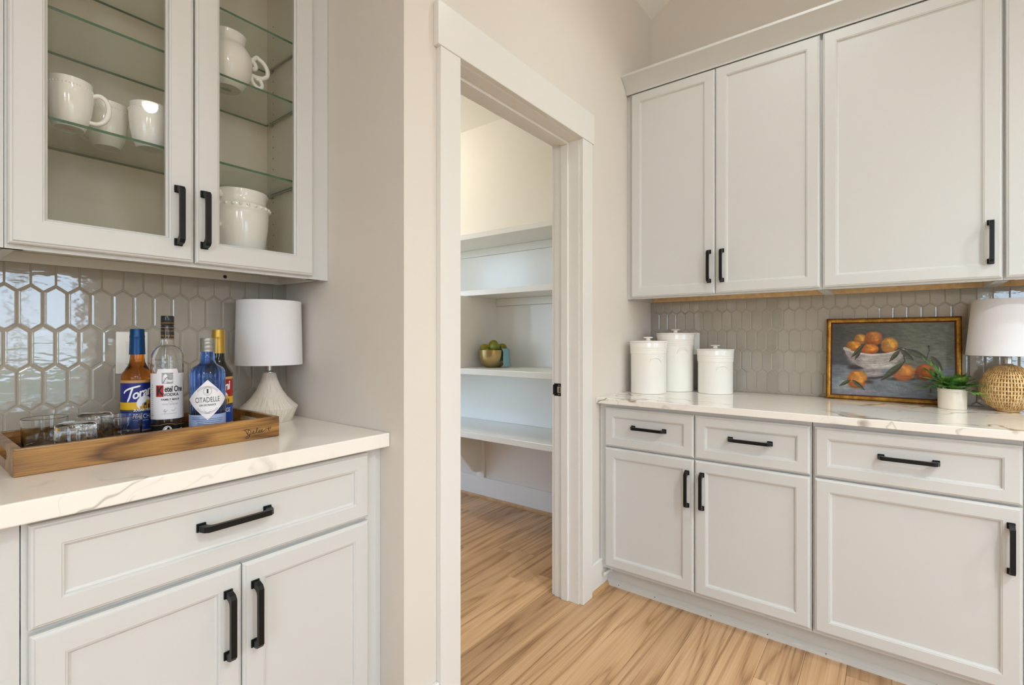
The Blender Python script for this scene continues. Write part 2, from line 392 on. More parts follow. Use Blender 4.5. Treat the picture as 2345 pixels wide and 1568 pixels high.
DLAB = ['downlight mirrored in the left glazed cabinet door', 'downlight by the doorway, added to brighten the right counter', 'downlight between the two added globe pendants', 'downlight next to the west window', 'downlight straight above the middle of the bar counter aisle', 'downlight in front of the bar niche', 'downlight in the corner by the west wall, left of the bar niche']
for (x, y, z, en), lab in zip(DOWNLIGHTS, DLAB):
    o = thing('ceiling_downlight', (x, y, z), 'round white recessed ' + lab, 'light', 'ceiling downlights')
    add('trim_ring', B().lathe([(.055, -.001), (.075, -.006), (.09, -.006), (.092, 0)], 40, cap=False), M['plast'], o, local=True, origin=(x, y, z))
    add('lens', B().lathe([(.0, -.002), (.056, -.002)], 40, cap=False), M['lamp_on'], o, local=True, origin=(x, y, z))
    l = bpy.data.lights.new('downlight_lamp', 'SPOT'); l.energy = DOWN*4*en; l.color = (.88, .96, .97); l.spot_size = math.radians(150); l.spot_blend = .9; l.shadow_soft_size = .05
    lo = bpy.data.objects.new('downlight_lamp', l); COL.objects.link(lo); lo.location = (x, y, z - .02)
struct('ground_patio', B().box(-9, 7, -9.5, SOUTH - .13, -.4, -.12).box(-9, WEST - .13, SOUTH - .13, 6, -.4, -.12).box(WEST - .13, PW - .13, YB + .2, 7, -.4, -.12), M['patio'])
# unseen globe pendants added behind the camera to brighten upper walls and ceiling
for i, (x, y) in enumerate(((-1.7, -2.1), (-.55, -2.75))):
    o = thing('added_pendant', (x, y, 2.2), ('added white globe fill lamp nearer the west window', 'added white globe fill lamp nearer the south window')[i], 'light', 'added globe pendants')
    add('globe', B().lathe([(0, -.14), (.06, -.127), (.11, -.087), (.14, 0), (.11, .087), (.06, .127), (.03, .137)], 32, cap=False), M['lamp_on'], o, local=True, origin=(x, y, 2.2), sm=60)
    add('rod', B().lathe([(.03, .137), (.03, .15), (.006, .16), (.006, CEIL - 2.2 - .01), (.05, CEIL - 2.2 - .005), (.05, CEIL - 2.2)], 16, cap=False), M['black'], o, local=True, origin=(x, y, 2.2))
    for nm, en, dz in (('added_pendant_lamp', 45, .3),):
        l = bpy.data.lights.new(nm, 'POINT'); l.energy = en; l.color = (.90, .95, 1); l.shadow_soft_size = .14
        lo = bpy.data.objects.new(nm, l); COL.objects.link(lo); lo.location = (x, y, 2.2 + dz)
# pantry ceiling light
lp = thing('ceiling_light', (1.95, 3.0, ZP), 'round flush white ceiling light inside the pantry', 'light')
add('shade', B().lathe([(0, -.07), (.1, -.065), (.15, -.04), (.16, 0)], 32, cap=False), M['lamp_on'], lp, local=True, origin=(1.95, 3.0, ZP), sm=40)
l = bpy.data.lights.new('pantry_lamp', 'POINT'); l.energy = 24; l.color = (.96, .96, .86); l.shadow_soft_size = .12
lo = bpy.data.objects.new('pantry_lamp', l); COL.objects.link(lo); lo.location = (1.95, 3.0, ZP - .2)

# ------------------------------------------------------------------ doorway: casing, jamb, stop, strike plate
dr = struct('door_1', B().bbox(OX0 - .09, OX0 - .003, YW - .02, YW, 0, OZ + .003, .0015), M['trim'])
add('casing', B().bbox(OX1 + .005, OX1 + .092, YW - .02, YW, 0, OZ + .003, .0015), M['trim'], dr)
add('head_casing', B().bbox(OX0 - .103, OX1 + .105, YW - .0225, YW, OZ + .003, OZ + .137, .0015), M['trim'], dr)
add('jamb', B().box(OX1, OX1 + .012, YW, YP0, 0, OZ).bbox(OX1 - .011, OX1, YW + .05, YW + .087, 0, OZ - .011, .002), M['trim'], dr)
add('jamb', B().box(OX0 - .012, OX0, YW, YP0, 0, OZ).bbox(OX0, OX0 + .011, YW + .05, YW + .087, 0, OZ - .011, .002), M['trim'], dr)
add('head_jamb', B().box(OX0 - .012, OX1 + .012, YW, YP0, OZ, OZ + .012).bbox(OX0, OX1, YW + .05, YW + .087, OZ - .011, OZ, .002), M['trim'], dr)
add('pantry_casing', B().bbox(OX1 + .005, OX1 + .09, YP0, YP0 + .018, 0, OZ + .09, .0015).bbox(OX0 - .09, OX0 - .005, YP0, YP0 + .018, 0, OZ + .09, .0015).bbox(OX0 - .005, OX1 + .005, YP0, YP0 + .018, OZ + .005, OZ + .09, .0015), M['trim'], dr)
sp = add('strike_plate', B().bbox(OX1 - .0022, OX1, 1.186, 1.226, .9185, .976, .001).bbox(OX1 - .004, OX1 - .0002, 1.2225, 1.232, .924, .970, .0015), M['black'], dr)
add('latch_hole', B().bbox(OX1 - .0028, OX1 - .0018, 1.191, 1.2085, .933, .961, .0003), M['steel'], sp)
add('latch_slot', B().box(OX1 - .0031, OX1 - .0027, 1.193, 1.200, .936, .958), M['wood_dark'], sp)
for z in (.926, .968): add('screw', B().lathe([(0, .0008), (.003, .0006), (.0035, 0)], 10, cap=False), M['steeld'], sp, local=True, origin=(OX1 - .0022, 1.2, z)).rotation_euler = (0, -PI/2, 0)

# ------------------------------------------------------------------ baseboards
struct('baseboard_doorway', B().bbox(OX1 + .092, 2.19, YW - .016, YW, 0, .139, .003).bbox(XS, OX0 - .09, YW - .016, YW, 0, .139, .003), M['trim'])
struct('trim_1', B().prism([(0, 0), (.013, 0), (.012, .010), (.006, .018), (0, .02)], lambda u, v, w: (w, YW - .016 - u, v), OX1 + .0925, 2.19).prism([(0, 0), (.013, 0), (.012, .010), (.006, .018), (0, .02)], lambda u, v, w: (w, YW - .016 - u, v), XS, OX0 - .0905), M['shoe'])
struct('baseboard_pantry', B().bbox(XP - .018, XP, YP0, YPN, 0, .152, .003), M['trim'])
struct('trim_2', B().prism([(0, 0), (.014, 0), (.013, .010), (.006, .018), (0, .02)], lambda u, v, w: (XP - .018 - u, w, v), YP0, YPN), M['shoe'])
# spring door stop on the baseboard
ds = thing('door_stop', (2.162, 1.066, .074), 'small pale spring door stop on the toe kick beside the baseboard corner', 'door stop')
add('base', B().lathe([(.0, 0), (.011, 0), (.010, .006), (.006, .009), (0, .009)], 16), M['plast'], ds, local=True, sm=30).rotation_euler = (0, -PI/2, 0)
add('spring', B().tube([(-.009 - t*.00063, .0055*math.cos(t*.9), .0055*math.sin(t*.9)) for t in range(80)], .0011, 6), M['plast'], ds, local=True, sm=60)
add('tip', B().lathe([(0, .058), (.0075, .058), (.0085, .063), (.007, .071), (0, .072)], 16), M['rubber'], ds, local=True, sm=40).rotation_euler = (0, -PI/2, 0)

# ------------------------------------------------------------------ bar pull
def pull_bm(L):
    h = L/2; b = B(); W = .0062
    prof = [(-h+.003, .002), (-h+.002, .013), (-h+.006, .026), (-h+.014, .0325), (h-.014, .0325), (h-.006, .026), (h-.002, .013), (h-.003, .002), (h-.016, .002), (h-.0175, .014), (h-.023, .0215), (h-.032, .0235), (-h+.032, .0235), (-h+.023, .0215), (-h+.0175, .014), (-h+.016, .002)]
    fn = lambda u, v, w: (w, -v, u)
    n = len(prof); q = [(0,1,14,15), (1,2,13,14), (2,3,12,13), (3,4,11,12), (4,5,10,11), (5,6,9,10), (6,7,8,9)]
    vs = [fn(u, v, -W) for u, v in prof] + [fn(u, v, W) for u, v in prof]
    b.add(vs, [t for t in q] + [tuple(n+i for i in reversed(t)) for t in q] + [(i, (i+1) % n, n+(i+1) % n, n+i) for i in range(n)])
    for sgn in (-1, 1): c = sgn*(h - .0095); b.bbox(-.0095, .0095, -.004, 0, c-.0095, c+.0095, .001)
    return mesh('pull', b, M['black'])
PULL = pull_bm(.156); PULL_H = pull_bm(.162)
def pull(parent, loc, face, horiz=False):
    return_ = add('handle', PULL_H if horiz else PULL, None, parent, origin=loc)
    rz = 0 if face == 'S' else -PI/2
    return_.rotation_euler = (Matrix.Rotation(rz, 3, 'Z') @ (Matrix.Rotation(PI/2, 3, 'Y') if horiz else Matrix.Identity(3))).to_euler()
    return return_
T = .019
def door_loops(fr, rec=.0085):
    return [(0, 0), (0, T-.0065), (.0025, T-.0035), (.0055, T-.0025), (.0075, T), (fr-.010, T), (fr-.009, T-.0015), (fr-.006, T-.0020), (fr-.0045, T-.0065), (fr, T-rec)]
def panel_front(name, parent, face, base, u0, u1, v0, v1, fr=.056):
    """door or drawer front; face 'S' looks to -y (u=x), 'W' looks to -x (u=y); base = plane of the cabinet face"""
    fn = (lambda u, v, w: (u, base - w, v)) if face == 'S' else (lambda u, v, w: (base - w, u, v))
    c = ((u0+u1)/2, base, v0) if face == 'S' else (base, (u0+u1)/2, v0)
    return add(name, B().panel(u0, u1, v0, v1, door_loops(fr), fn), M['cab'], parent, origin=c)
def carcass(face, base, back, u0, u1, v0, v1, stiles, rails, th=.018, fill=None):
    """face frame with openings plus sides, bottom, back as one body"""
    b = B()
    def bx(a0, a1, w0, w1, z0, z1, mi=0):
        b.box(a0, a1, min(w0, w1), max(w0, w1), z0, z1, mi) if face == 'S' else b.box(min(w0, w1), max(w0, w1), a0, a1, z0, z1, mi)
    f = base + th
    for s0, s1 in stiles: bx(s0, s1, base, f, v0, v1)
    for z0, z1 in rails: bx(u0, u1, base + .0006, f - .0006, z0, z1)
    bx(u0, u0+th, f, back, v0, v1); bx(u1-th, u1, f, back, v0, v1)
    bx(u0, u1, back - .006, back - .0005, v0 + .02, v1, 1)
    return b, bx, f

# ------------------------------------------------------------------ left base run (faces -y)
FB = 1.20
b, bx, f = carcass('S', FB, YB - .004, .155, .9, .10, CZ - .04, [(.155, .20), (.862, .9)], [(.10, .135), (.655, .685), (.842, CZ - .04)])
bx(.17, .885, f, YB - .01, .118, .135, 1)
cab = thing('base_cabinet', (.53, FB, 0), 'white base cabinet with one wide drawer over two doors, below the tray', 'cabinet', 'base cabinets of the bar niche')
add('carcass', b, [M['cab'], M['cabin']], cab)
add('filler_strip', B().box(.9005, XS - .001, FB + .004, FB + .02, .10, CZ - .04), M['cab'], cab)
add('toe_kick', B().box(.155, XS - .001, FB + .06, FB + .075, 0, .10), M['toe'], cab)
dw = panel_front('drawer', cab, 'S', FB, .163, .864, .671, .855, .052); pull(dw, (.505, FB - T + .0085, .770), 'S', True)
d = panel_front('door', cab, 'S', FB, .164, .5158, .112, .661, .056); pull(d, (.485, FB - T, .538), 'S')
d = panel_front('door', cab, 'S', FB, .5182, .864, .112, .661, .056); pull(d, (.5445, FB - T, .538), 'S')
b, bx, f = carcass('S', FB, YB - .004, -.60, .1535, .10, CZ - .04, [(-.60, -.555), (.085, .1535)], [(.10, .135), (.655, .685), (.842, CZ - .04)])
c2 = thing('base_cabinet', (-.22, FB, 0), 'white base cabinet cut off by the left edge, only its stile showing', 'cabinet', 'base cabinets of the bar niche')
add('carcass', b, [M['cab'], M['cabin']], c2)
add('toe_kick', B().box(-.60, .1535, FB + .06, FB + .075, 0, .10), M['toe'], c2)
dw = panel_front('drawer', c2, 'S', FB, -.592, .092, .671, .855, .052); pull(dw, (-.25, FB - T + .0085, .770), 'S', True)
d = panel_front('door', c2, 'S', FB, -.592, -.2515, .112, .661); pull(d, (-.282, FB - T, .538), 'S')
d = panel_front('door', c2, 'S', FB, -.2485, .092, .112, .661); pull(d, (-.218, FB - T, .538), 'S')
ct = add('countertop', B().bbox(-1.2, XS - .002, 1.158, YB - .002, CZ - .04, CZ, .003, 2), M['quartz'], origin=(.4, 1.158, CZ - .04))
tag(ct, 'white quartz countertop with thin grey veins carrying the wooden tray and bottles', 'countertop')

# ------------------------------------------------------------------ right base run (faces -x)
FX = 2.11
def base_right(y0, y1, label, doors, drawers, pulls_d, pulls_h, x0s):
    c = thing('base_cabinet', (FX, (y0+y1)/2, 0), label, 'cabinet', 'base cabinets along the right wall')
    mids = [(m_-.012, m_+.012) for m_ in x0s]
    b, bx, f = carcass('W', FX, XR - .004, y0, y1, .10, CZ - .0285, [(y0, y0+.03), (y1-.03, y1)] + mids, [(.10, .135), (.664, .69), (.846, CZ - .0285)])
    bx(y0, y1, f, XR - .01, .118, .135, 1)
    add('carcass', b, [M['cab'], M['cabin']], c)
    for (u0, u1), px in zip(drawers, pulls_h):
        o = panel_front('drawer', c, 'W', FX, u0, u1, .680, .860, .050); pull(o, (FX - T + .0085, px, .777), 'W', True)
    for (u0, u1), px in zip(doors, pulls_d):
        o = panel_front('door', c, 'W', FX, u0, u1, .115, .673, .054); pull(o, (FX - T, px, .548), 'W')
    return c
base_right(.2295, YW - .002, 'white double base cabinet next to the doorway, below the three canisters', [(.6536, 1.0644), (.2342, .6505)], [(.6536, 1.0644), (.2342, .6505)], [.680, .619], [.853, .439], [.652])
base_right(-.3165, .2270, 'white base cabinet with one wide drawer and one door, below the fruit painting', [(-.3128, .2205)], [(-.3128, .2205)], [-.287], [-.045], [])
base_right(-.97, -.3185, 'white base cabinet at the right edge of the picture, almost wholly cut off', [(-.642, -.3232), (-.965, -.646)], [(-.642, -.3232), (-.965, -.646)], [-.615, -.675], [-.48, -.805], [-.644])
tk = struct('trim_3', B().box(2.162, 2.176, -.97, YW - .017, 0, .11), M['toe'])
shoe = B().prism([(0, 0), (.012, 0), (.0115, .012), (.008, .022), (.003, .028), (0, .029)], lambda u, v, w: (2.162 - u, w, v), -.97, YW - .0175)
o = add('shoe_molding', shoe, M['toe'], tk)
for y in (1.02, .845, .60, .385, .19): add('nail_hole', B().lathe([(0, .0004), (.0022, .0002)], 8, cap=False), M['dark'], o, local=True, origin=(2.1501, y, .014)).rotation_euler = (0, -PI/2, 0)
ct = add('countertop', B().bbox(2.068, XR - .002, -1.0, YW - .001, CZ - .028, CZ, .0025, 2), M['quartz'], origin=(2.068, .2, CZ - .028))
tag(ct, 'white quartz countertop with bold grey veins carrying the canisters and painting', 'countertop')

# ------------------------------------------------------------------ right wall cabinets
UX = 2.424; UZ0, UZ1 = 1.386, 2.462
def wall_right(y0, y1, label, doors, pulls):
    c = thing('wall_cabinet', (UX, (y0+y1)/2, UZ0), label, 'cabinet', 'wall cabinets along the right wall')
    b, bx, f = carcass('W', UX, XR - .010, y0, y1, UZ0, UZ1, [(y0, y0+.03), (y1-.03, y1)], [(UZ0, UZ0+.04), (UZ1-.04, UZ1)])
    bx(y0+.018, y1-.018, f, XR - .017, UZ0+.022, UZ0+.036, 1); bx(y0+.018, y1-.018, f, XR - .017, UZ1-.018, UZ1, 1)
    bx(y0+.018, y1-.018, XR - .03, XR - .0172, UZ0 + .0005, UZ0+.022, 1)
    add('carcass', b, [M['cab'], M['ply']], c)
    for (u0, u1), py in zip(doors, pulls):
        o = panel_front('door', c, 'W', UX, u0, u1, 1.394, 2.449, .055); pull(o, (UX - T, py, 1.5215), 'W')
wall_right(.2285, YW - .001, 'white double wall cabinet next to the doorway, above the canisters', [(.6548, 1.073), (.235, .6522)], [.6795, .6215])
wall_right(-.3130, .2280, 'white single-door wall cabinet with its handle at lower right, above the painting', [(-.3085, .2242)], [-.279])
wall_right(-.87, -.3135, 'white wall cabinet at the right edge of the picture, only a strip showing', [(-.588, -.318), (-.862, -.592)], [-.56, -.618])
crown = [(0, 0), (.005, 0)] + [(.005 + .065*(i/12)**1.9, .004 + .062*i/12) for i in range(13)] + [(.071, .0675), (.071, .0775), (0, .0775)]
struct('trim_4', B().prism(crown, lambda u, v, w: (UX - T - .001 - u + .004, w, 2.4515 + v), -.90, YW - .001).box(UX - T + .004, XR - .01, -.9, YW - .001, UZ1 + .001, 2.5285), M['cab'], sm=25)

# ------------------------------------------------------------------ left glazed wall cabinets (face -y)
UY = 1.481; LZ0, LZ1 = 1.372, 2.47
def glazed(y, x0, x1, z0, z1, parent, px, opening):
    fn = lambda u, v, w: (u, UY - w, v)
    o = add('door', B().panel(x0, x1, z0, z1, door_loops(.062, .014)[:-1] + [(.062, T-.010), (.062, 0)], fn, fill=False), M['cab'], parent, origin=((x0+x1)/2, UY, z0))
    g = B().box(x0+.058, x1-.058, UY - .009, UY - .0055, z0+.052, z1-.058); add('glass_pane', g, M['pane'], o)
    pull(o, (px, UY - T, 1.4985), 'S'); return o
def wall_left(x0, x1, label, doors, pulls, sides):
    c = thing('wall_cabinet', ((x0+x1)/2, UY, LZ0), label, 'cabinet', 'glazed wall cabinets of the bar niche')
    b, bx, f = carcass('S', UY, YT - .003, x0, x1, LZ0, LZ1, [(x0, x0+.03), (x1-.045, x1)], [(LZ0, LZ0+.06), (LZ1-.04, LZ1)])
    il, ir = sides
    bx(il-.012, il, f, YT - .010, LZ0+.02, LZ1-.02, 1); bx(ir, ir+.012, f, YT - .010, LZ0+.02, LZ1-.02, 1)
    bx(x0+.018, x1-.018, f, YT - .010, LZ0+.026, LZ0+.044, 1); bx(x0+.018, x1-.018, f, YT - .010, LZ1-.02, LZ1, 1)
    bx(x0+.018, x1-.018, YT - .024, YT - .0112, LZ0 + .0005, LZ0+.0255, 0)
    add('carcass', b, [M['cab'], M['cabin']], c)
    for (u0, u1), px in zip(doors, pulls): glazed(UY, u0, u1, 1.3815, 2.452, c, px, None)
    for z in (1.682, 1.932, 2.119):
        s = B(); a0, a1, y0, y1, z0 = il+.001, ir-.001, UY + .022, YT - .0095, z - .0065
        s.box(a0, a1, y0, y1, z0, z); s.m[-4] = 1; s.m[-2] = 1; s.m[-3] = 1; s.m[-1] = 1
        add('shelf', s, [M['shelfglass'], M['edge']], c)
        for xx, sg in ((ir, -1), (il, 1)):
            pz = z0 - .0035
            rod = add('shelf_bracket', B().tube([(xx+sg*.006, UY + .035, pz), (xx+sg*.006, YT - .04, pz)], .0026, 8), M['steeld'], c, sm=40)
            for yy in (UY + .04, YT - .05):
                add('clip', B().bbox(min(xx, xx+sg*.013), max(xx, xx+sg*.013), yy-.005, yy+.005, pz-.008, pz+.0036, .001), M['steeld'], rod)
    for k in range(24):
        zz = LZ0 + .09 + k*.038
        for yy in (UY + .075, YT - .055):
            h = B().lathe([(0, .0004), (.0026, .0003)], 8, cap=False)
            if k < 22 and abs((zz - 1.68) % .25) > .012: add('peg_hole', h, M['dark'], c, local=True, origin=(ir, yy, zz)).rotation_euler = (0, -PI/2, 0)
    return c
wc = wall_left(.1665, .8935, 'white wall cabinet with two glazed doors and glass shelves of white crockery', [(.1705, .5168), (.5212, .859)], [.480, .5405], (.19, .8435))
add('filler_strip', B().box(.894, XS - .001, UY + .001, UY + .02, LZ0, LZ1), M['cab'], wc)
add('screw_cap', B().lathe([(0, -.001), (.005, -.001), (.006, 0)], 14, cap=False), M['dark'], wc, local=True, origin=(.700, YT - .0242, LZ0 + .011)).rotation_euler = (-PI/2, 0, 0)
wall_left(-.56, .1655, 'white glazed wall cabinet cut off by the left edge, only its stile showing', [(-.552, -.212), (-.208, .130)], [-.24, -.18], (-.536, .142))
struct('trim_5', B().prism(crown, lambda u, v, w: (w, UY - T - .001 - u + .004, 2.4545 + v), -.58, XS - .001).box(-.58, XS - .001, UY - T + .004, YB - .004, LZ1 + .001, 2.531), M['cab'], sm=25)

# ------------------------------------------------------------------ elongated hexagon tiles, one object each
TW, TH, TP, GR = .04805, .1201, .017, .0032
def hexpoly(c, z, g):
    w = (TW - g)/2; h = TH/2 - g*.55; s = h - TP + g*.12
    return [(c-w, z-s), (c, z-h), (c+w, z-s), (c+w, z+s), (c, z+h), (c-w, z+s)]
def clip(poly, lim):
    for ax, val, keep in lim:
        out = []
        for i in range(len(poly)):
            p, q = poly[i], poly[(i+1) % len(poly)]; ip = (p[ax]-val)*keep >= 0; iq = (q[ax]-val)*keep >= 0
            if ip: out.append(p)
            if ip != iq: t = (val-p[ax])/(q[ax]-p[ax]); out.append((p[0]+(q[0]-p[0])*t, p[1]+(q[1]-p[1])*t))
        poly = out
        if len(poly) < 3: return []
    return poly
def shrink(poly, d):
    cx = sum(p[0] for p in poly)/len(poly); cz = sum(p[1] for p in poly)/len(poly)
    out = []
    n = len(poly)
    for i in range(n):
        p0, p1, p2 = (Vector(poly[i-1]), Vector(poly[i]), Vector(poly[(i+1) % n]))
        e1 = (p1-p0).normalized(); e2 = (p2-p1).normalized(); n1 = Vector((-e1.y, e1.x)); n2 = Vector((-e2.y, e2.x))
        k = n1 + n2
        if k.length < 1e-6: k = n1.copy()
        k = k / max(.25, k.dot(n1)); out.append(tuple(p1 + k*d))
    return out
def tile_mesh(poly, fn, cache={}, key=None):
    if key and key in cache: return cache[key]
    area = sum(poly[i-1][0]*poly[i][1] - poly[i][0]*poly[i-1][1] for i in range(len(poly)))
    if area < 0: poly = poly[::-1]
    if not key:
        q = []
        for p in poly:
            if not q or math.hypot(p[0]-q[-1][0], p[1]-q[-1][1]) > .0015: q.append(p)
        if math.hypot(q[0][0]-q[-1][0], q[0][1]-q[-1][1]) <= .0015: q.pop()
        poly = q
    n = len(poly); rings = [(poly, 0.), (poly, .0052), (shrink(poly, .0006), .0066), (shrink(poly, .0022), .0074), (shrink(poly, .0045), .0076)] if key else [(poly, 0.), (poly, .0066), (shrink(poly, .0004), .0074), (shrink(poly, .0009), .0076)]
    vs = []; fs = []
    if n < 3: return None
    for pl, w in rings: vs += [fn(u, v, w) for u, v in pl]
    L = len(rings)
    for i in range(L-1):
        for k in range(n): fs.append((i*n+k, i*n+(k+1) % n, (i+1)*n+(k+1) % n, (i+1)*n+k))
    fs.append(tuple(range((L-1)*n, L*n)))
    me = mesh('tile', B().add(vs, fs), M['tile'])
    if key: cache[key] = me
    return me
def backsplash(label, face, u0, u1, z0, z1, uA, zA):
    gb = B().box(u0, u1, YT + .0015, YB - .0005, z0, z1) if face == 'S' else B().box(XT + .0015, XR - .0005, u0, u1, z0, z1)
    org = ((u0+u1)/2, YB, z0) if face == 'S' else (XR, (u0+u1)/2, z0)
    g = add('backsplash', gb, M['grout'], origin=org); tag(g, label, 'backsplash')
    fn = (lambda u, v, w: (u, -w, v)) if face == 'S' else (lambda u, v, w: (-w, u, v))
    for r in range(-6, 5):
        zc = zA + r*(TH - TP)
        k0 = int((u0-uA)/TW) - 2
        for k in range(k0, k0 + int((u1-u0)/TW) + 5):
            uc = uA + (k + .5*(r % 2))*TW
            full = hexpoly(uc, zc, GR); pl = clip(full, [(0, u0+.001, 1), (0, u1-.001, -1), (1, z0+.0015, 1), (1, z1, -1)])
            if len(pl) < 3 or (max(p[0] for p in pl) - min(p[0] for p in pl)) < .004 or (max(p[1] for p in pl)-min(p[1] for p in pl)) < .006: continue
            me = tile_mesh([(p[0]-uc, p[1]-zc) for p in pl], fn, key=(face, 'full') if len(pl) == 6 and pl == full else None)
            if me is None: continue
            w = YT + .0076 if face == 'S' else XT + .0076
            add('tile', me, None, g, origin=(uc, w, zc) if face == 'S' else (w, uc, zc))
backsplash('grey elongated hexagon tile backsplash behind the bottles, reflecting a window', 'S', -.12, XS - .0005, CZ + .0005, 1.400, .2447, 1.2598)
backsplash('taupe elongated hexagon tile backsplash behind the canisters and painting', 'W', -.60, YW - .0005, CZ + .0005, 1.402, .2768, 1.2319 - TH/2)
def plate(loc, face, label, cat, kind):
    t = thing('light_switch' if kind == 's' else 'power_outlet', loc, label, cat)
    o = add('cover_plate', B().bbox(-.038, .038, -.006, 0, -.0605, .0605, .003, 2), M['plast'], t, local=True, sm=50)
    if kind == 's': i = add('rocker', B().bbox(-.0165, .0165, -.009, -.005, -.033, .033, .0012), M['plast'], t, local=True)
    else: i = add('socket', B().bbox(-.0165, .0165, -.0078, -.005, -.033, .033, .0012), M['plast'], t, local=True)
    if face == 'W': t.rotation_euler = (0, 0, -PI/2)
plate((.4565, YT, 1.140), 'S', 'white rocker light switch on the grey tiles behind the syrup bottles', 'switch', 's')
plate((XT, .8595, 1.1535), 'W', 'white outlet plate on the tiles, half hidden behind the tallest canister', 'outlet', 'o')

# ------------------------------------------------------------------ pantry shelving
ps = thing('pantry_shelving', (XP, 2.6, 0), 'built-in white pantry shelves with brackets behind the doorway', 'shelving')
for z0, z1, xf in ((1.846, 1.882, 2.43), (1.468, 1.504, 2.44), (.950, .987, 2.33), (.541, .5785, 2.33)):
    add('shelf', B().bbox(xf, XP - .001, YP0 + .02, 4.4, z0, z1, .002), M['shelfw'], ps)
for z0 in (1.846, 1.468): add('cleat', B().bbox(XP - .019, XP - .001, YP0 + .02, 4.4, z0 - .052, z0 - .0005, .001), M['shelfw'], ps)
add('divider', B().box(2.36, XP - .0062, 2.2665, 2.285, .9875, 1.4145).box(2.36, XP - .0195, 2.2665, 2.285, 1.4145, 1.4675), M['shelfw'], ps)
for y in (2.405, 3.45):
    add('batten', B().bbox(XP - .018, XP - .001, y - .02, y + .05, .153, .5405, .001), M['shelfw'], ps)
    br = [(0, .541), (-.36, .541), (-.36, .50), (-.07, .205), (-.04, .197), (-.012, .197), (0, .21)]
    add('bracket', B().prism(br, lambda u, v, w: (XP - .019 + u, w, v), y + .006, y + .026), M['shelfw'], ps)
for z0, z1 in ((.5795, .949), (.9875, 1.414), (1.505, 1.793)):
    add('back_panel', B().box(XP - .006, XP - .0005, YP0 + .02, 4.4, z0, z1), M['panel'] if 'panel' in M else M['shelfw'], ps)
# ------------------------------------------------------------------ painted / printed surfaces: colours on a fine grid
def vnoise(u, v, seed, f):
    r = np.random.RandomState(seed).rand(64, 64); x = (u*f) % 63; y = (v*f) % 63
    i = x.astype(int); j = y.astype(int); fx = x-i; fy = y-j; fx = fx*fx*(3-2*fx); fy = fy*fy*(3-2*fy); i2 = (i+1) % 64; j2 = (j+1) % 64
    return (r[i, j]*(1-fx)*(1-fy) + r[i2, j]*fx*(1-fy) + r[i, j2]*(1-fx)*fy + r[i2, j2]*fx*fy)
class Canvas:
    def __init__(s, X, Y, col): s.X = X; s.Y = Y; s.c = np.zeros(X.shape + (3,)) + np.array(col, float)
    def put(s, a, col):
        a = np.clip(a, 0, 1)[..., None]; s.c = s.c*(1-a) + np.array(col, float)*a if not callable(col) else s.c*(1-a) + col()*a
    def ell(s, cx, cy, rx, ry, col, soft=.06, rot=0.):
        dx = s.X-cx; dy = s.Y-cy; c, q = math.cos(rot), math.sin(rot); a = (dx*c+dy*q)/rx; b = (-dx*q+dy*c)/ry
        s.put((1 - np.sqrt(a*a+b*b))/soft + .5, col)
    def poly(s, pts, col, alpha=1.):
        ins = np.zeros(s.X.shape, bool); n = len(pts)
        for i in range(n):
            x0, y0 = pts[i-1]; x1, y1 = pts[i]
            if y0 == y1: continue
            ins ^= ((y0 > s.Y) != (y1 > s.Y)) & (s.X < (x1-x0)*(s.Y-y0)/(y1-y0) + x0)
        s.put(ins*alpha, col)
    def line(s, pts, w, col):
        d = np.full(s.X.shape, 1e9)
        for (x0, y0), (x1, y1) in zip(pts[:-1], pts[1:]):
            L = (x1-x0)**2 + (y1-y0)**2 + 1e-9; t = np.clip(((s.X-x0)*(x1-x0) + (s.Y-y0)*(y1-y0))/L, 0, 1)
            d = np.minimum(d, np.hypot(s.X-x0-t*(x1-x0), s.Y-y0-t*(y1-y0)))
        s.put((w-d)/(w*.4) + .2, col)
    def leaf(s, x0, y0, x1, y1, w, col, vein=None):
        L = math.hypot(x1-x0, y1-y0); tx, ty = (x1-x0)/L, (y1-y0)/L; a = ((s.X-x0)*tx + (s.Y-y0)*ty)/L; b = -(s.X-x0)*ty + (s.Y-y0)*tx
        hw = w*np.sin(np.clip(a, 0, 1)*PI)**.8*(1.1 - .35*a); m = (a > 0) & (a < 1)
        s.put(np.clip((hw-np.abs(b))/3 + .5, 0, 1)*m, col)
        if vein is not None: s.put(np.clip((hw*.95-np.abs(b-hw*.35)*1.8)/6, 0, .75)*m, vein)
def lin(c):
    c = np.clip(c/255., 0, 1); return np.where(c <= .04045, c/12.92, ((c+.055)/1.055)**2.4)
def _stuff():
    for o in bpy.data.objects:
        if o.name.split('.')[0] in ('fine_print',): o['kind'] = 'stuff'
def printed(name, nu, nv, pos, colour, parent, origin):
    """grid of nu x nv quads; pos(s,t) -> xyz, colour(s,t arrays) -> 0..255 rgb"""
    s, t = np.meshgrid(np.linspace(0, 1, nu+1), np.linspace(0, 1, nv+1), indexing='ij')
    P = pos(s, t); vs = np.stack(P, -1).reshape(-1, 3) - np.array(origin)
    idx = np.arange((nu+1)*(nv+1)).reshape(nu+1, nv+1)
    fs = np.stack([idx[:-1, :-1], idx[1:, :-1], idx[1:, 1:], idx[:-1, 1:]], -1).reshape(-1, 4)
    me = bpy.data.meshes.new(name); me.from_pydata(vs.tolist(), [], fs.tolist()); me.materials.append(M['vcol'])
    at = me.color_attributes.new('Col', 'FLOAT_COLOR', 'POINT')
    c = np.ones((len(vs), 4)); c[:, :3] = lin(colour(s, t)).reshape(-1, 3); at.data.foreach_set('color', c.ravel())
    me.polygons.foreach_set('use_smooth', [True]*len(me.polygons))
    return add(name, me, None, parent, origin=origin)
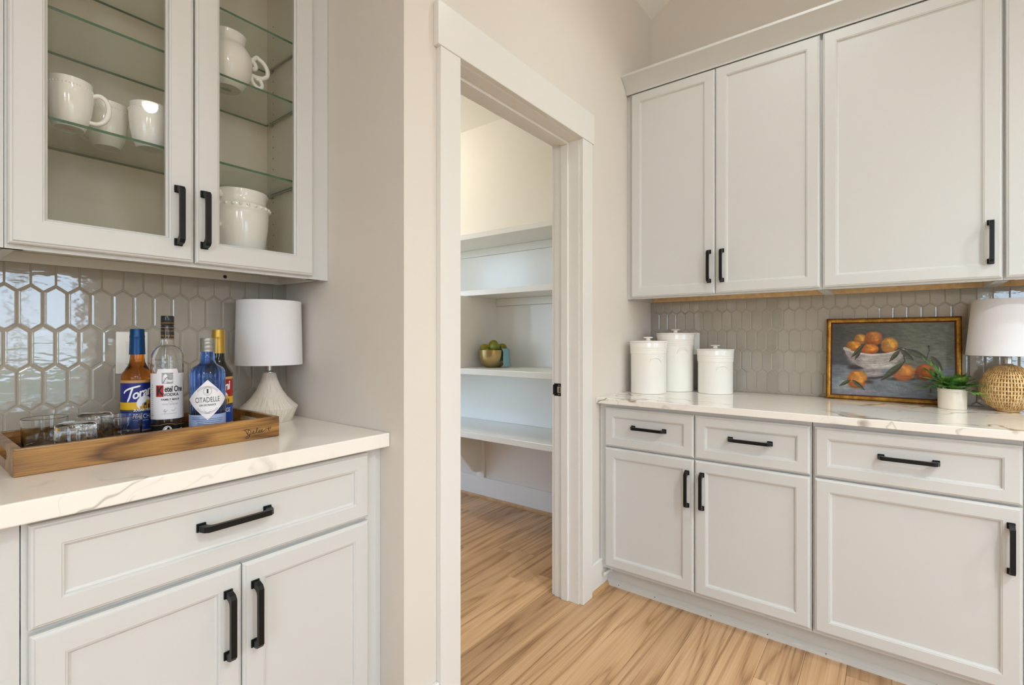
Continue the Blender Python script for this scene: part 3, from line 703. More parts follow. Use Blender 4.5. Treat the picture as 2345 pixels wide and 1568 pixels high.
def text_geo(s, size=1., shear=0., off=0., sx=1., align='CENTER', space=1.):
    cu = bpy.data.curves.new('t', 'FONT'); cu.body = s; cu.size = size; cu.shear = shear; cu.offset = off; cu.align_x = align; cu.space_character = space; cu.resolution_u = 3
    o = bpy.data.objects.new('t', cu); COL.objects.link(o); dg = bpy.context.evaluated_depsgraph_get(); dg.update()
    me = o.evaluated_get(dg).to_mesh(); vs = [(v.co.x*sx, v.co.y) for v in me.vertices]; fs = [tuple(p.vertices) for p in me.polygons]
    o.evaluated_get(dg).to_mesh_clear(); bpy.data.objects.remove(o); bpy.data.curves.remove(cu); return vs, fs
def lettering(b, s, x, y, size, fn, mi=0, rot=0., **k):
    vs, fs = text_geo(s, size, **k); c, q = math.cos(rot), math.sin(rot)
    if size > .008 and vs:                       # cut into narrow strips so that it bends round the bottle
        bm = bmesh.new(); bv = [bm.verts.new((p[0], p[1], 0)) for p in vs]
        for f in fs:
            try: bm.faces.new([bv[i] for i in f])
            except ValueError: pass
        x0 = min(p[0] for p in vs); x1 = max(p[0] for p in vs); st = .0028; xx = x0 + st
        while xx < x1: bmesh.ops.bisect_plane(bm, geom=bm.verts[:] + bm.edges[:] + bm.faces[:], plane_co=(xx, 0, 0), plane_no=(1, 0, 0), dist=1e-7); xx += st
        bm.verts.index_update(); vs = [v.co.xy[:] for v in bm.verts]; fs = [tuple(v.index for v in f.verts) for f in bm.faces]; bm.free()
    return b.add([fn(x + a*c - d*q, y + a*q + d*c) for a, d in vs], fs, mi)
def stroke(b, pts, w, fn, mi=0, flat=True):
    """flat pen stroke through 2-D points"""
    P = [Vector(p) for p in pts]; L = []; R = []
    for i, p in enumerate(P):
        t = (P[min(i+1, len(P)-1)] - P[max(i-1, 0)]).normalized(); nn = Vector((-t.y, t.x)); ww = w[i] if hasattr(w, '__len__') else w
        L.append(fn(*(p + nn*ww))); R.append(fn(*(p - nn*ww)))
    n = len(P); return b.add(L + R, [(i, i+1, n+i+1, n+i) for i in range(n-1)], mi)
def spline(pts, k=6):
    P = [Vector(p) for p in pts]; P = [2*P[0]-P[1]] + P + [2*P[-1]-P[-2]]; out = []
    for i in range(1, len(P)-2):
        for j in range(k):
            t = j/k; a, b_, c, d = P[i-1:i+3]
            out.append(.5*((2*b_) + (c-a)*t + (2*a-5*b_+4*c-d)*t*t + (3*b_-a-3*c+d)*t**3))
    out.append(P[-2]); return out

# ------------------------------------------------------------------ wooden tray
TX0, TX1, TY0, TY1, TZ = .166, .697, 1.366, 1.662, CZ + .0004
tr = thing('serving_tray', ((TX0+TX1)/2, (TY0+TY1)/2, TZ), 'long brown wooden tray with cut-out handles holding the bottles and glasses', 'tray')
th = .0125
add('base', B().bbox(TX0+th, TX1-th, TY0+th, TY1-th, TZ, TZ+.0075, .001), M['mango'], tr)
ft = add('side_panel', B().bbox(TX0, TX1, TY0, TY0+th, TZ, TZ+.0555, .002, 2), M['mango'], tr)
add('side_panel', B().bbox(TX0, TX1, TY1-th, TY1, TZ, TZ+.0555, .002, 2), M['mango'], tr)
def end_panel(x0, x1):
    b = B(); y0, y1, z0, z1 = TY0+th+.0002, TY1-th-.0002, TZ, TZ+.0555; yc = (y0+y1)/2; hy, za, zb = .058, TZ+.022, TZ+.041
    outer = [(y0, z0), (y1, z0), (y1, z1), (y0, z1)]
    inner = []
    for cy, a0 in ((yc-hy, PI), (yc+hy, -PI/2), (yc+hy, 0), (yc-hy, PI/2)):
        pass
    rr = (zb-za)/2; zc = (za+zb)/2; inner = [(yc-hy - rr*math.sin(t), zc + rr*math.cos(t)) for t in np.linspace(0, PI, 9)] + [(yc+hy + rr*math.sin(t), zc - rr*math.cos(t)) for t in np.linspace(0, PI, 9)]
    m_ = len(inner)
    def ob(p):
        dy, dz = p[0]-yc, p[1]-zc; ky = ((y1-yc)/abs(dy)) if dy else 1e9; kz = ((z1-zc)/dz if dz > 0 else (z0-zc)/dz) if dz else 1e9
        k = min(ky, kz); return (yc+dy*k, zc+dz*k)
    outp = [ob(p) for p in inner]
    for c in outer:   # snap the nearest ray to the corner so the outline is the full rectangle
        i = min(range(m_), key=lambda i: (outp[i][0]-c[0])**2 + (outp[i][1]-c[1])**2); outp[i] = c
    vs = [(x, *p) for x in (x0, x1) for p in inner + outp]; fs = []
    for i in range(m_):
        j = (i+1) % m_; I, O = 0, m_; S = 2*m_
        fs += [(I+i, I+j, O+j, O+i), (S+I+i, S+O+i, S+O+j, S+I+j), (I+i, S+I+i, S+I+j, I+j), (O+i, O+j, S+O+j, S+O+i)]
    return b.add(vs, fs)
add('end_panel', end_panel(TX0, TX0+th), M['mango'], tr); add('end_panel', end_panel(TX1-th, TX1), M['mango'], tr)
# burnt-in signature
sb = B(); q = lambda x, y: (.5975 + (x-270)*.000305, .9385 - (y-1385)*.000262)
fn = lambda u, v: (u, TY0 - .0003, v)
for pts in ([(275, 1392), (290, 1400), (302, 1420), (310, 1440)], [(318, 1394), (316, 1420), (312, 1440), (322, 1446), (340, 1432), (338, 1412), (322, 1397), (300, 1390), (285, 1396)],
            [(322, 1446), (330, 1460), (318, 1476), (300, 1480), (297, 1470), (312, 1458), (340, 1446)],
            [(340, 1446), (358, 1436), (368, 1420), (362, 1412), (356, 1428), (362, 1442), (380, 1438), (396, 1405), (398, 1390), (390, 1395), (386, 1425), (394, 1440), (410, 1432), (420, 1416), (413, 1412), (407, 1428), (415, 1440), (432, 1430), (440, 1415), (433, 1412), (428, 1428), (437, 1439), (455, 1428), (468, 1414), (486, 1408), (505, 1400), (517, 1406), (508, 1414), (492, 1412), (497, 1425), (502, 1440)]):
    stroke(sb, [q(*p) for p in spline(pts, 5)], .00075, fn)
add('signature', sb, M['ink'], ft, recalc=False)

# ------------------------------------------------------------------ bottles
def rad(x, y): return math.atan2(-y, -x)
def bottle(x, y, name, label):
    t = thing(name, (x, y, TZ + .0079), label, 'bottle'); return t
def cylmap(r, a0, z0=0., k=1.): return lambda u, v: (r*math.cos(a0+u*k/r), r*math.sin(a0+u*k/r), z0+v)
def SK(prof, k): return [(r*k, z) for r, z in prof]
def torani(x, y, label, body_m, foil, top_rgb, flavour, sugar, turn=0., K=.80):
    t = bottle(x, y, 'syrup_bottle', label); R = .0437; RK = R*K; a0 = rad(x, y) + turn; og = (x, y, TZ+.0079)
    prof = [(0, .004), (R-.012, .004), (R-.008, 0), (R-.003, .001), (R, .006), (R-.0004, .035), (R-.0004, .150), (R+.0006, .160), (R+.0004, .167), (R-.003, .175), (R-.010, .184), (R-.017, .193), (.0212, .204), (.0196, .215), (.0188, .226), (.0182, .26), (0, .262)]
    add('glass_body', B().lathe(SK(prof, K), 48), body_m, t, local=True, sm=40, origin=og)
    add('cap', B().lathe(SK([(.0192, .2240), (.0222, .2245), (.0218, .2285), (.0205, .262), (.0203, .268), (.0208, .270), (.0208, .273), (.0199, .276), (.0197, .288), (.0188, .2915), (0, .2925)], K), 40, cap=False), foil, t, local=True, sm=35, origin=og)
    z0, z1 = .022, .158; rr = RK + .0004
    def colour(s, tt):
        U = (s-.5)*3.9; V = tt; c = Canvas(U, V, top_rgb); g = .72 + .34*vnoise(s, tt, 3, 5)
        c.c *= g[..., None]
        c.put((V > .955)*1., (188, 146, 84))
        c.put((V < .585)*1., (222, 176, 28)); c.put((V < .44)*1., (14, 24, 60)); c.put((V < .39)*1., (18, 62, 150)); c.put((V < .055)*1., (178, 138, 78)); c.put((V < .03)*1., (16, 40, 104))
        V0 = V; V = V - .07; c.ell(.46, .56, .50, .14, (236, 238, 244), .1); c.ell(.66, .50, .34, .08, (30, 40, 52), .5)
        for bx_, bw, bh in ((.22, .07, .10), (.36, .06, .15), (.50, .06, .12), (.74, .17, .20)):
            c.put(((np.abs(U-bx_) < bw) & (V > .33) & (V < .33+bh))*1., (206, 160, 62)); c.put(((np.abs(U-bx_-.02) < bw*.35) & (V > .34) & (V < .33+bh*.7))*1., (110, 50, 20))
        c.put(((np.abs(U-.74) < .20) & (V > .52) & (V < .545))*1., (226, 182, 80)); c.put((((V < .355) & (V > .33)) & (np.abs(U) < 1.2))*1., (52, 72, 92))
        return c.c
    f2 = lambda s, tt: (x + rr*np.cos(a0 + (s-.5)*3.9), y + rr*np.sin(a0 + (s-.5)*3.9), og[2] + z0 + (z1-z0)*tt)
    lb = printed('label', 110, 90, f2, colour, t, og)
    mp = cylmap(RK + .0009, a0, 0, K); b = B()
    lettering(b, 'orani', -.0130, .1085, .033, mp, 0, rot=.24, shear=.28, off=.0008, sx=1.06, align='LEFT', space=.88)
    stroke(b, spline([(-.0385, .1245), (-.033, .131), (-.018, .1375), (.009, .1435)], 6), [.0008]+[.0022]*17+[.001], mp)
    stroke(b, spline([(-.012, .1385), (-.0165, .127), (-.021, .114), (-.027, .102)], 6), [.0026]*17+[.0018, .0012], mp)
    lettering(b, sugar, -.010, .0775, .0088, mp, 0, shear=.2, off=.0002, sx=1.05, align='LEFT')
    lettering(b, flavour, -.010, .0585, .0165, mp, 0, off=.0001, sx=.9, align='LEFT')
    lettering(b, 'NATURALLY FLAVORED', .012, .052, .0040, mp, 0)
    add('lettering', b, M['white_ink'], lb, origin=og, local=True, recalc=False)
    b = B(); lettering(b, '1925', .016, .038, .006, mp, 0); add('year', b, M['goldink'], lb, origin=og, local=True, recalc=False)
torani(.4245, 1.5815, 'amber peach syrup bottle with a blue foil neck and blue label', M['amber'], M['foilblue'], (14, 32, 128), 'PEACH', 'SUGAR FREE')
torani(.6018, 1.5290, 'dark orange syrup bottle with a gold foil neck and red label, beside the lamp', M['blackgl'], M['foilgold'], (168, 22, 18), 'ORANGE', '', -.22, .83)
# clear vodka bottle
vx, vy = .469, 1.504; og = (vx, vy, TZ+.0079); t = bottle(vx, vy, 'vodka_bottle', 'tall clear vodka bottle with a black cap and white label'); KV = .82; R = .0440; a0 = rad(vx, vy)
out = [(0, .006), (R-.014, .006), (R-.009, 0), (R-.003, .001), (R, .006), (R, .165), (R, .1755), (R, .1900), (R+.0012, .193), (R, .196), (R+.0005, .199), (R-.001, .2035), (R+.0002, .206), (R-.001, .209), (R-.0006, .2175), (R-.002, .2265), (R-.0062, .2357), (.0310, .2418), (.0235, .2458), (.0190, .249), (.0175, .253), (.0170, .27)]
inn = [(.0145, .27), (.0147, .252), (.0165, .2475), (.0290, .2385), (R-.0100, .2325), (R-.0056, .2245), (R-.0038, .2165), (R-.0034, .195), (R-.0034, .02), (R-.007, .0155), (0, .0165)]
add('glass_body', B().lathe(SK(out + inn, KV), 48, cap=False), M['clear'], t, local=True, sm=40, origin=og)
cp = add('cap', B().lathe(SK([(.0174, .2645), (.0178, .2645), (.0178, .297), (.0172, .299), (.0172, .302), (.0180, .303), (.0180, .322), (.0172, .3255), (0, .3260)], KV), 40, cap=False), M['capblack'], t, local=True, sm=35, origin=og)
b = B()
for z in (.266, .294, .3065): b.lathe(SK([(.0182, z), (.0183, z+.0004), (.0182, z+.0010)], KV), 40, cap=False)
mp = cylmap(.0183*KV, a0, 0, KV)
for k in (-2, -1, 0, 1, 2):
    lettering(b, 'KETEL', k*.0155, .2845, .0050, mp, 0); lettering(b, 'ONE', k*.0155, .2715, .0060, mp, 0, off=.0001)
add('gold_bands', b, M['goldink'], cp, local=True, origin=og, recalc=False)
R = .0440*KV; mp = cylmap(R + .0006, a0, 0, KV); w = .060
def lab_poly(z0, z1, tz):
    b = B(); us = np.linspace(-w, w, 61); vs = []
    for u in us:
        zt = tz if abs(u) < .0262 else (z1 + (tz-z1)*max(0, min(1, (.0300-abs(u))/.0038)))
        vs += [mp(u, z0), mp(u, zt)]
    return b.add(vs, [(2*i, 2*i+2, 2*i+3, 2*i+1) for i in range(60)])
lb = add('label', lab_poly(.0595, .1770, .1885), M['paper'], t, local=True, origin=og, sm=60, recalc=False)
mp2 = cylmap(R + .0010, a0, 0, KV)
b = B()
lettering(b, 'K', -.0205, .1225, .0300, mp2, 0, off=.0012, sx=.90); lettering(b, 'etel One', .0180, .1300, .0205, mp2, 0, off=.0006, sx=.74, space=.95)
lettering(b, 'VODKA', .0105, .1190, .0105, mp2, 0, off=.0003, sx=1.12); lettering(b, 'FAMILY MADE', .0085, .1078, .0066, mp2, 0, off=.0002, sx=1.22)
add('lettering', b, M['ink'], lb, local=True, origin=og, recalc=False)
b = B(); mp3 = cylmap(R + .0008, a0, 0, KV)
stroke(b, [(u, .1320) for u in np.linspace(-.0318, -.0100, 9)], .0148, mp3); add('red_block', b, M['redink'], lb, local=True, origin=og, recalc=False)
b = B()
stroke(b, [(u, .0735) for u in np.linspace(-.016, .026, 12)], .0003, mp3); stroke(b, [(u, .142) for u in np.linspace(-.010, .034, 12)], .0003, mp3); stroke(b, [(u, .1196) for u in np.linspace(-.010, .034, 12)], .0003, mp3)
lettering(b, 'BY THE', .0085, .1020, .0036, mp3, 0); lettering(b, 'NOLET DISTILLERY', .0085, .0960, .0050, mp3, 0, sx=1.05)
for k in range(15): stroke(b, [(u, .070+k*.0055) for u in np.linspace(-.052, -.041 - .003*random.random(), 5)], .0006, mp3)
for pts in ([(-.009, .077), (-.007, .085), (-.005, .078), (-.008, .074)], [(.010, .083), (.016, .080), (.021, .085), (.024, .087)], [(-.012, .082), (-.004, .079), (0, .084)]): stroke(b, spline(pts, 5), .0004, mp3)
add('fine_print', b, M['inkg'], lb, local=True, origin=og, recalc=False)
def etching(s, tt):
    c = Canvas(s, tt, (150, 150, 156)); c.c *= (.8 + .4*vnoise(s, tt, 8, 18))[..., None]
    c.ell(.30, .45, .22, .42, (214, 214, 220), .3); c.ell(.34, .72, .12, .17, (236, 236, 240), .2); c.ell(.72, .28, .26, .14, (218, 218, 224), .4); c.line([(.15, .1), (.35, .5), (.5, .6)], .035, (88, 88, 94)); c.line([(.5, .45), (.85, .35)], .03, (92, 92, 98)); return c.c
def ep(s, tt): u = (-.0150 + .0300*s)*KV; rr = R+.0009; return (vx + rr*np.cos(a0+u/rr), vy + rr*np.sin(a0+u/rr), og[2] + .1505 + .028*tt)
printed('etched_picture', 36, 34, ep, etching, lb, og)
b = B(); us = np.linspace(-.062, .062, 61)
b.add([p for u in us for p in (mp(u, .010), mp(u, .047 + .004*math.exp(-(u/.017)**2)))], [(2*i, 2*i+2, 2*i+3, 2*i+1) for i in range(60)])
bl = add('base_label', b, M['capblack'], t, local=True, origin=og, sm=60, recalc=False)
b = B(); stroke(b, [(u, .044 + .004*math.exp(-(u/.017)**2)) for u in us], .0005, mp2); add('gold_line', b, M['goldink'], bl, local=True, origin=og, recalc=False)
b = B(); lettering(b, 'DISTILLED', -.026, .026, .0042, mp2, 0); lettering(b, 'HOLLAND', .028, .029, .0042, mp2, 0); lettering(b, '1691', .041, .031, .0045, mp2, 0)
b.add([mp2(.0125*math.cos(k*PI/12), .030 + .0125*math.sin(k*PI/12)) for k in range(24)], [tuple(range(24))])
sl = add('seal', b, M['white_ink'], bl, local=True, origin=og, recalc=False)
b = B(); mp4 = cylmap(R + .0013, a0, 0, KV); stroke(b, [(.0103*math.cos(k*PI/16), .030 + .0103*math.sin(k*PI/16)) for k in range(33)], .0008, mp4); stroke(b, [(-.004, .026), (0, .035), (.004, .026)], .0006, mp4); add('seal_ring', b, M['inkg'], sl, local=True, origin=og, recalc=False)
# ribbed blue gin bottle
gx, gy = .5376, 1.4317; og = (gx, gy, TZ+.0079); t = bottle(gx, gy, 'gin_bottle', 'ribbed blue gin bottle with a diamond label and silver cap'); KG = .85; R = .0485; a0 = rad(gx, gy)
def ribs(r, z, a):
    k = max(0, min(1, (z-.052)/.01))*max(0, min(1, (.196-z)/.03)); return r*(1 - .05*k*(.5+.5*math.cos(a*24)))
ginner = [(.0155, .246), (.0155, .213), (.018, .205), (.026, .196), (R-.013, .1895), (R-.0085, .1835), (R-.0055, .175), (R-.0042, .02), (R-.010, .012), (0, .011)]
prof = [(0, .005), (R-.014, .005), (R-.009, 0), (R-.003, .0008), (R, .005), (R, .05), (R-.0003, .056), (R, .064), (R, .160), (R, .174), (R-.0018, .1815), (R-.0060, .1885), (R-.0115, .1925), (.0310, .1955), (.0225, .2015), (.0198, .209), (.0195, .212), (.0205, .217), (.0195, .222), (.0182, .228), (.0180, .246)] + ginner
add('glass_body', B().lathe(SK(prof, KG), 144, fn=ribs, cap=False), M['bluegl'], t, local=True, sm=60, origin=og)
add('cap', B().lathe(SK([(.0180, .2315), (.0203, .232), (.0203, .2365), (.0198, .2375), (.0203, .2385), (.0203, .2475), (.0197, .2485), (.0203, .2495), (.0203, .2565), (.0198, .2575), (.0202, .2585), (.0202, .2655), (.0192, .2675), (0, .268)], KG), 40, cap=False), M['foilsilver'], t, local=True, sm=30, origin=og)
R = .0485*KG; mp = cylmap(R + .0006, a0, 0, KG)
b = B(); us = np.linspace(-.088, .088, 61); b.add([p for u in us for p in (mp(u, .006), mp(u, .0700))], [(2*i, 2*i+2, 2*i+3, 2*i+1) for i in range(60)])
bl = add('base_label', b, M['paperblue'], t, local=True, origin=og, sm=60, recalc=False)
b = B(); mp2 = cylmap(R + .0009, a0, 0, KG)
for k, (u0_, u1_) in enumerate(((-.045, -.02), (-.045, .045), (-.030, .045), (-.028, .04), (-.028, .028), (.03, .055))): stroke(b, [(u,   .0635 - .0045*k) for u in np.linspace(u0_, u1_, 9)], .0005, mp2)
for k in range(9): stroke(b, spline([(-.012+k*.0035, .030), (-.010+k*.0035, .036 + .003*(k % 2)), (-.009+k*.0035, .029)], 4), .0004, mp2)
add('fine_print', b, M['ink'], bl, local=True, origin=og, recalc=False)
HW, HZ, ZC = .0610, .0515, .1085
mpd = cylmap(R + .0012, a0, 0, KG); b = B(); nn = 25
rows = []
for i in range(nn):
    v = -1 + 2*i/(nn-1); hw = HW*(1-abs(v)); rows.append([mpd(-hw + 2*hw*k/20, ZC + HZ*v) for k in range(21)])
b.add([p for r in rows for p in r], [(i*21+k, i*21+k+1, i*21+22+k, i*21+21+k) for i in range(nn-1) for k in range(20)])
lb = add('diamond_label', b, M['paper'], t, local=True, origin=og, sm=60, recalc=False)
mp2 = cylmap(R + .0016, a0, 0, KG); b = B()
lettering(b, 'CITADELLE', 0, ZC - .006, .0190, mp2, 0, rot=.03, sx=.70, space=1.05)
lettering(b, 'GIN DE FRANCE', 0, ZC - .0155, .0068, mp2, 0, rot=.03, sx=.9, off=.0001)
b.add([mp2(u, v) for u, v in ((-.003, ZC+.017), (.003, ZC+.017), (.0022, ZC+.019), (.0022, ZC+.026), (.0035, ZC+.028), (-.0035, ZC+.028), (-.0022, ZC+.026), (-.0022, ZC+.019))], [(0,1,2,3,4,5,6,7)])
add('lettering', b, M['ink'], lb, local=True, origin=og, recalc=False)
b = B()
for k in (.94,): stroke(b, [(HW*k, ZC), (0, ZC+HZ*k), (-HW*k, ZC), (0, ZC-HZ*k), (HW*k, ZC)], .0004, mp2)
for r_ in (.0095, .0115): stroke(b, [(r_*math.cos(a), ZC+.0225+r_*math.sin(a)) for a in np.linspace(0, 2*PI, 33)], .0003, mp2)
for r_ in (.036, .039): stroke(b, [(r_*math.cos(a), ZC-.004+r_*math.sin(a)) for a in np.linspace(.75, PI-.75, 21)], .0004, mp2); stroke(b, [(r_*math.cos(a), ZC+.004-r_*math.sin(a)) for a in np.linspace(.75, PI-.75, 21)], .0004, mp2)
for k in range(3): stroke(b, [(-.010+.002*k, ZC-.026-.004*k), (.010-.002*k, ZC-.026-.004*k)], .0004, mp2)
add('fine_print', b, M['inkg'], lb, local=True, origin=og, recalc=False)

# ------------------------------------------------------------------ rocks glasses
def tumbler(x, y, r, h, label, inv, print_=None):
    t = thing('rocks_glass', (x, y, TZ + .0079), label, 'glass', 'rocks glasses in the tray'); og = (x, y, TZ+.0079)
    p = [(0, 0), (r*.80, 0), (r*.88, .002), (r*.92, .006), (r*.96, h*.5), (r, h-.001), (r-.0009, h), (r-.0020, h-.0005), (r*.95-.002, h*.5), (r*.90-.002, .020), (r*.84-.002, .0155), (0, .0145)]
    if inv: p = [(a, h-z) for a, z in p]
    add('glass_body', B().lathe(p, 48, cap=False), M['clear'], t, local=True, sm=35, origin=og)
    a0 = rad(x, y) + (-.25 if print_ else 0); mp = cylmap(r*.985 + .0004, a0); b = B()
    if print_:
        for i, ch in enumerate(print_): 
            u = (i - (len(print_)-1)/2)*.0047; lettering(b, ch, u, h*.63 - 14*u*u + .004, .0098, mp, 0, rot=-u*22, off=.0003)
        for k in range(3): stroke(b, spline([(-.017+.003*k, h*.52-.006*k), (0, h*.48-.006*k), (.017-.003*k, h*.52-.006*k)], 6), .0005, mp)
        add('printed_lettering', b, M['ink'], t, local=True, origin=og, recalc=False)
    elif inv:
        mp = cylmap(r - .0005, a0)
        for r_ in (.020, .023): stroke(b, [(r_*1.2*math.cos(a), h*.20 + r_*math.sin(a)) for a in np.linspace(.1, PI-.1, 25)], .0006, mp)
        for k in range(12): a = .3 + k*.23; stroke(b, [(.0258*math.cos(a)-.0008, h*.20+.0215*math.sin(a)), (.0258*math.cos(a)+.0008, h*.20+.0215*math.sin(a))], .0008, mp)
        add('etched_emblem', b, M['goldink'], t, local=True, origin=og, recalc=False)
    return t
tumbler(.2450, 1.585, .0420, .080, 'clear empty rocks glass standing upright at the back left of the tray', False)
tumbler(.2740, 1.440, .0390, .080, 'upside-down rocks glass with an etched emblem, nearest the tray front', True)
tumbler(.3680, 1.486, .0410, .080, 'upright rocks glass with black curved lettering, left of the vodka bottle', False, "JACK DANIEL'S")
tumbler(.3400, 1.592, .0380, .080, 'upside-down rocks glass at the back, left of the amber syrup bottle', True)

# ------------------------------------------------------------------ plaster lamp in the left corner
lx, ly = .8041, 1.6428; og = (lx, ly, CZ + .0003)
t = thing('table_lamp', og, 'table lamp with flared scratched white base and white drum shade in the corner', 'lamp')
add('base', B().lathe(SK([(0, 0), (.074, 0), (.0775, .003), (.0965, .044), (.0975, .0475), (.095, .0505), (.078, .064), (.060, .082), (.045, .102), (.034, .124), (.0265, .143), (.0222, .158), (.0205, .161), (0, .1615)], .9), 72), M['plaster'], t, local=True, sm=25, origin=og)
add('neck', B().lathe([(.0155, .1615), (.0155, .164), (.0100, .1665), (.0078, .168), (.0078, .205), (.011, .206), (.011, .24), (0, .242)], 24, cap=False), M['steel'], t, local=True, sm=35, origin=og)
sh = add('lamp_shade', B().lathe(SK([(.1135, .188), (.1142, .1885), (.1092, .398), (.1085, .3985), (.1077, .398), (.1127, .1885), (.1135, .188)], .895), 72, cap=False), M['linen'], t, local=True, sm=50, origin=og)
hp = B()
for k in range(3): a = k*2*PI/3; hp.tube([(.01*math.cos(a), .01*math.sin(a), .215), (.1*math.cos(a), .1*math.sin(a), .205)], .0012, 6)
add('spider', hp, M['steel'], sh, local=True, origin=og)

# ------------------------------------------------------------------ crockery behind the glazed doors
def beaded_mug(x, y, z, ha, label):
    t = thing('mug', (x, y, z), label, 'mug', 'white mugs on the glass shelf'); og = (x, y, z); R = .0525; H = .113; KM = .865
    out = [(0, .002), (.030, .002), (.031, 0), (.0335, 0), (.036, .004), (.043, .020), (.049, .045), (R-.0005, .070), (R, .088), (R-.001, .100), (R-.0015, H-.001), (R-.0030, H), (R-.0045, H-.001), (R-.0045, .09), (R-.0055, .07), (.044, .045), (.037, .020), (.028, .008), (0, .007)]
    add('body', B().lathe(SK(out, KM), 56, cap=False), M['ceramic'], t, local=True, sm=40, origin=og)
    bd = B()
    for k in range(44):
        a = 2*PI*k/44; bd.lathe([(0, -.0017), (.0012, -.0012), (.0017, 0), (.0012, .0012), (0, .0017)], 6, (math.cos(a)*(R*KM-.0004), math.sin(a)*(R*KM-.0004), .0955), cap=False)
    add('bead_band', bd, M['ceramic'], t, local=True, sm=80, origin=og)['kind'] = 'stuff'
    pts = spline([(R-.004, .089), (R+.012, .094), (R+.026, .083), (R+.030, .060), (R+.022, .036), (R+.006, .024), (.042, .024)], 6)
    c, s_ = math.cos(ha), math.sin(ha) if False else math.sin(ha)
    add('handle', B().tube([(u*c*.9, u*s_*.9, v) for u, v in [(p[0], p[1]) for p in pts]], .0055, 10), M['ceramic'], t, local=True, sm=60, origin=og)
    add('foot', B().lathe([(0, .0006), (.0245, .0004)], 32, cap=False), M['ceramicm'], t, local=True, origin=og)
    return t
beaded_mug(.2840, 1.5600, 1.6824, -.30, 'white beaded mug with its handle to the right, leftmost on the glass shelf')
beaded_mug(.3740, 1.6380, 1.6824, 2.2, 'white beaded mug at the back of the glass shelf, between two others')
beaded_mug(.4460, 1.5600, 1.6824, .9, 'white beaded mug rightmost on the shelf, with a lamp reflected before it')
# foot stamps: coloured oval print under the first mug
# ornate white pitcher on the middle shelf
px, py, pz = .648, 1.590, 1.9324; og = (px, py, pz)
t = thing('sugar_jar', og, 'round white pot with a scrolled handle on the middle glass shelf', 'pot')
add('body', B().lathe(SK([(0, .002), (.040, .002), (.042, 0), (.046, 0), (.050, .005), (.062, .025), (.073, .052), (.0775, .080), (.0745, .104), (.066, .122), (.058, .130), (.0565, .136), (.0575, .152), (.0600, .160), (.0585, .1615), (.0560, .160), (.0530, .136), (.055, .128), (.071, .104), (.074, .080), (.069, .05), (.045, .010), (0, .008)], .92), 64, cap=False), M['ceramic'], t, local=True, sm=40, origin=og)
hb = B(); ha = -.12; c, s_ = math.cos(ha), math.sin(ha)
P3 = lambda pts: [(u*c*.93, u*s_*.93, v) for u, v in [(p[0], p[1]) for p in spline(pts, 6)]]
hb.tube(P3([(.066, .112), (.080, .119), (.092, .131), (.100, .128), (.114, .121), (.126, .104), (.126, .084), (.112, .072), (.095, .069), (.074, .070)]), .0066, 10)
hb.tube(P3([(.072, .112), (.083, .112), (.090, .099), (.085, .092), (.080, .096)]), .0068, 10)
hb.tube(P3([(.076, .068), (.079, .052), (.090, .040), (.103, .038), (.110, .047), (.106, .059), (.097, .066), (.094, .058)]), .0060, 10)
add('handle', hb, M['ceramic'], t, local=True, sm=60, origin=og)
add('foot', B().lathe([(0, .0008), (.038, .0006)], 32, cap=False), M['ceramicm'], t, local=True, origin=og)
def foot_print(parent, og, r, rgb):
    b = B(); b.lathe([(0, .0004), (r, .0003)], 20, cap=False); o = add('foot_stamp', b, mat('stamp_ink', srgb(*rgb), .6), parent, local=True, origin=og); o.scale = (1, .55, 1)
foot_print(t, og, .016, (96, 134, 86))
foot_print(bpy.data.objects['mug'], tuple(bpy.data.objects['mug'].location), .013, (206, 128, 100))
# beaded crock at the bottom of the cabinet
kx, ky, kz = .694, 1.6080, LZ0 + .0444; og = (kx, ky, kz)
t = thing('beaded_pitcher', og, 'wide white pitcher with a beaded collar at the bottom of the glazed cabinet', 'pitcher')
def spout(r, z, a):
    k = max(0, min(1, (z-.170)/.045)); d = math.exp(-((a if a < PI else a-2*PI)/.30)**2); return r*(1 + .13*k*d)
add('body', B().lathe(SK([(0, .003), (.060, .003), (.062, 0), (.066, .001), (.072, .012), (.083, .055), (.0905, .105), (.0930, .140), (.0920, .151), (.0935, .154), (.0960, .159), (.0945, .172), (.0870, .177), (.0840, .184), (.0845, .198), (.089, .212), (.0885, .2145), (.086, .212), (.0805, .196), (.082, .178), (.0885, .14), (.086, .10), (.069, .02), (0, .010)], .885), 72, cap=False, fn=spout), M['ceramic'], t, local=True, sm=40, origin=og)
bd = B()
for k in range(26):
    a = 2*PI*k/26; cx_, cy_ = math.cos(a)*.0838, math.sin(a)*.0838
    pr_ = [(0, -.0055), (.004, -.004), (.0056, 0), (.004, .004), (0, .0055)]; bd.lathe(pr_, 8, (cx_, cy_, .166), cap=False)
add('bead_band', bd, M['ceramic'], t, local=True, sm=80, origin=og)['kind'] = 'stuff'
pts = spline([(-.082, .190), (-.098, .203), (-.118, .195), (-.124, .160), (-.112, .120), (-.090, .100)], 6); c, s_ = math.cos(.45), math.sin(.45)
add('handle', B().tube([(p[0]*c*.885, p[0]*s_*.885, p[1]) for p in pts], .0075, 10), M['ceramic'], t, local=True, sm=60, origin=og)

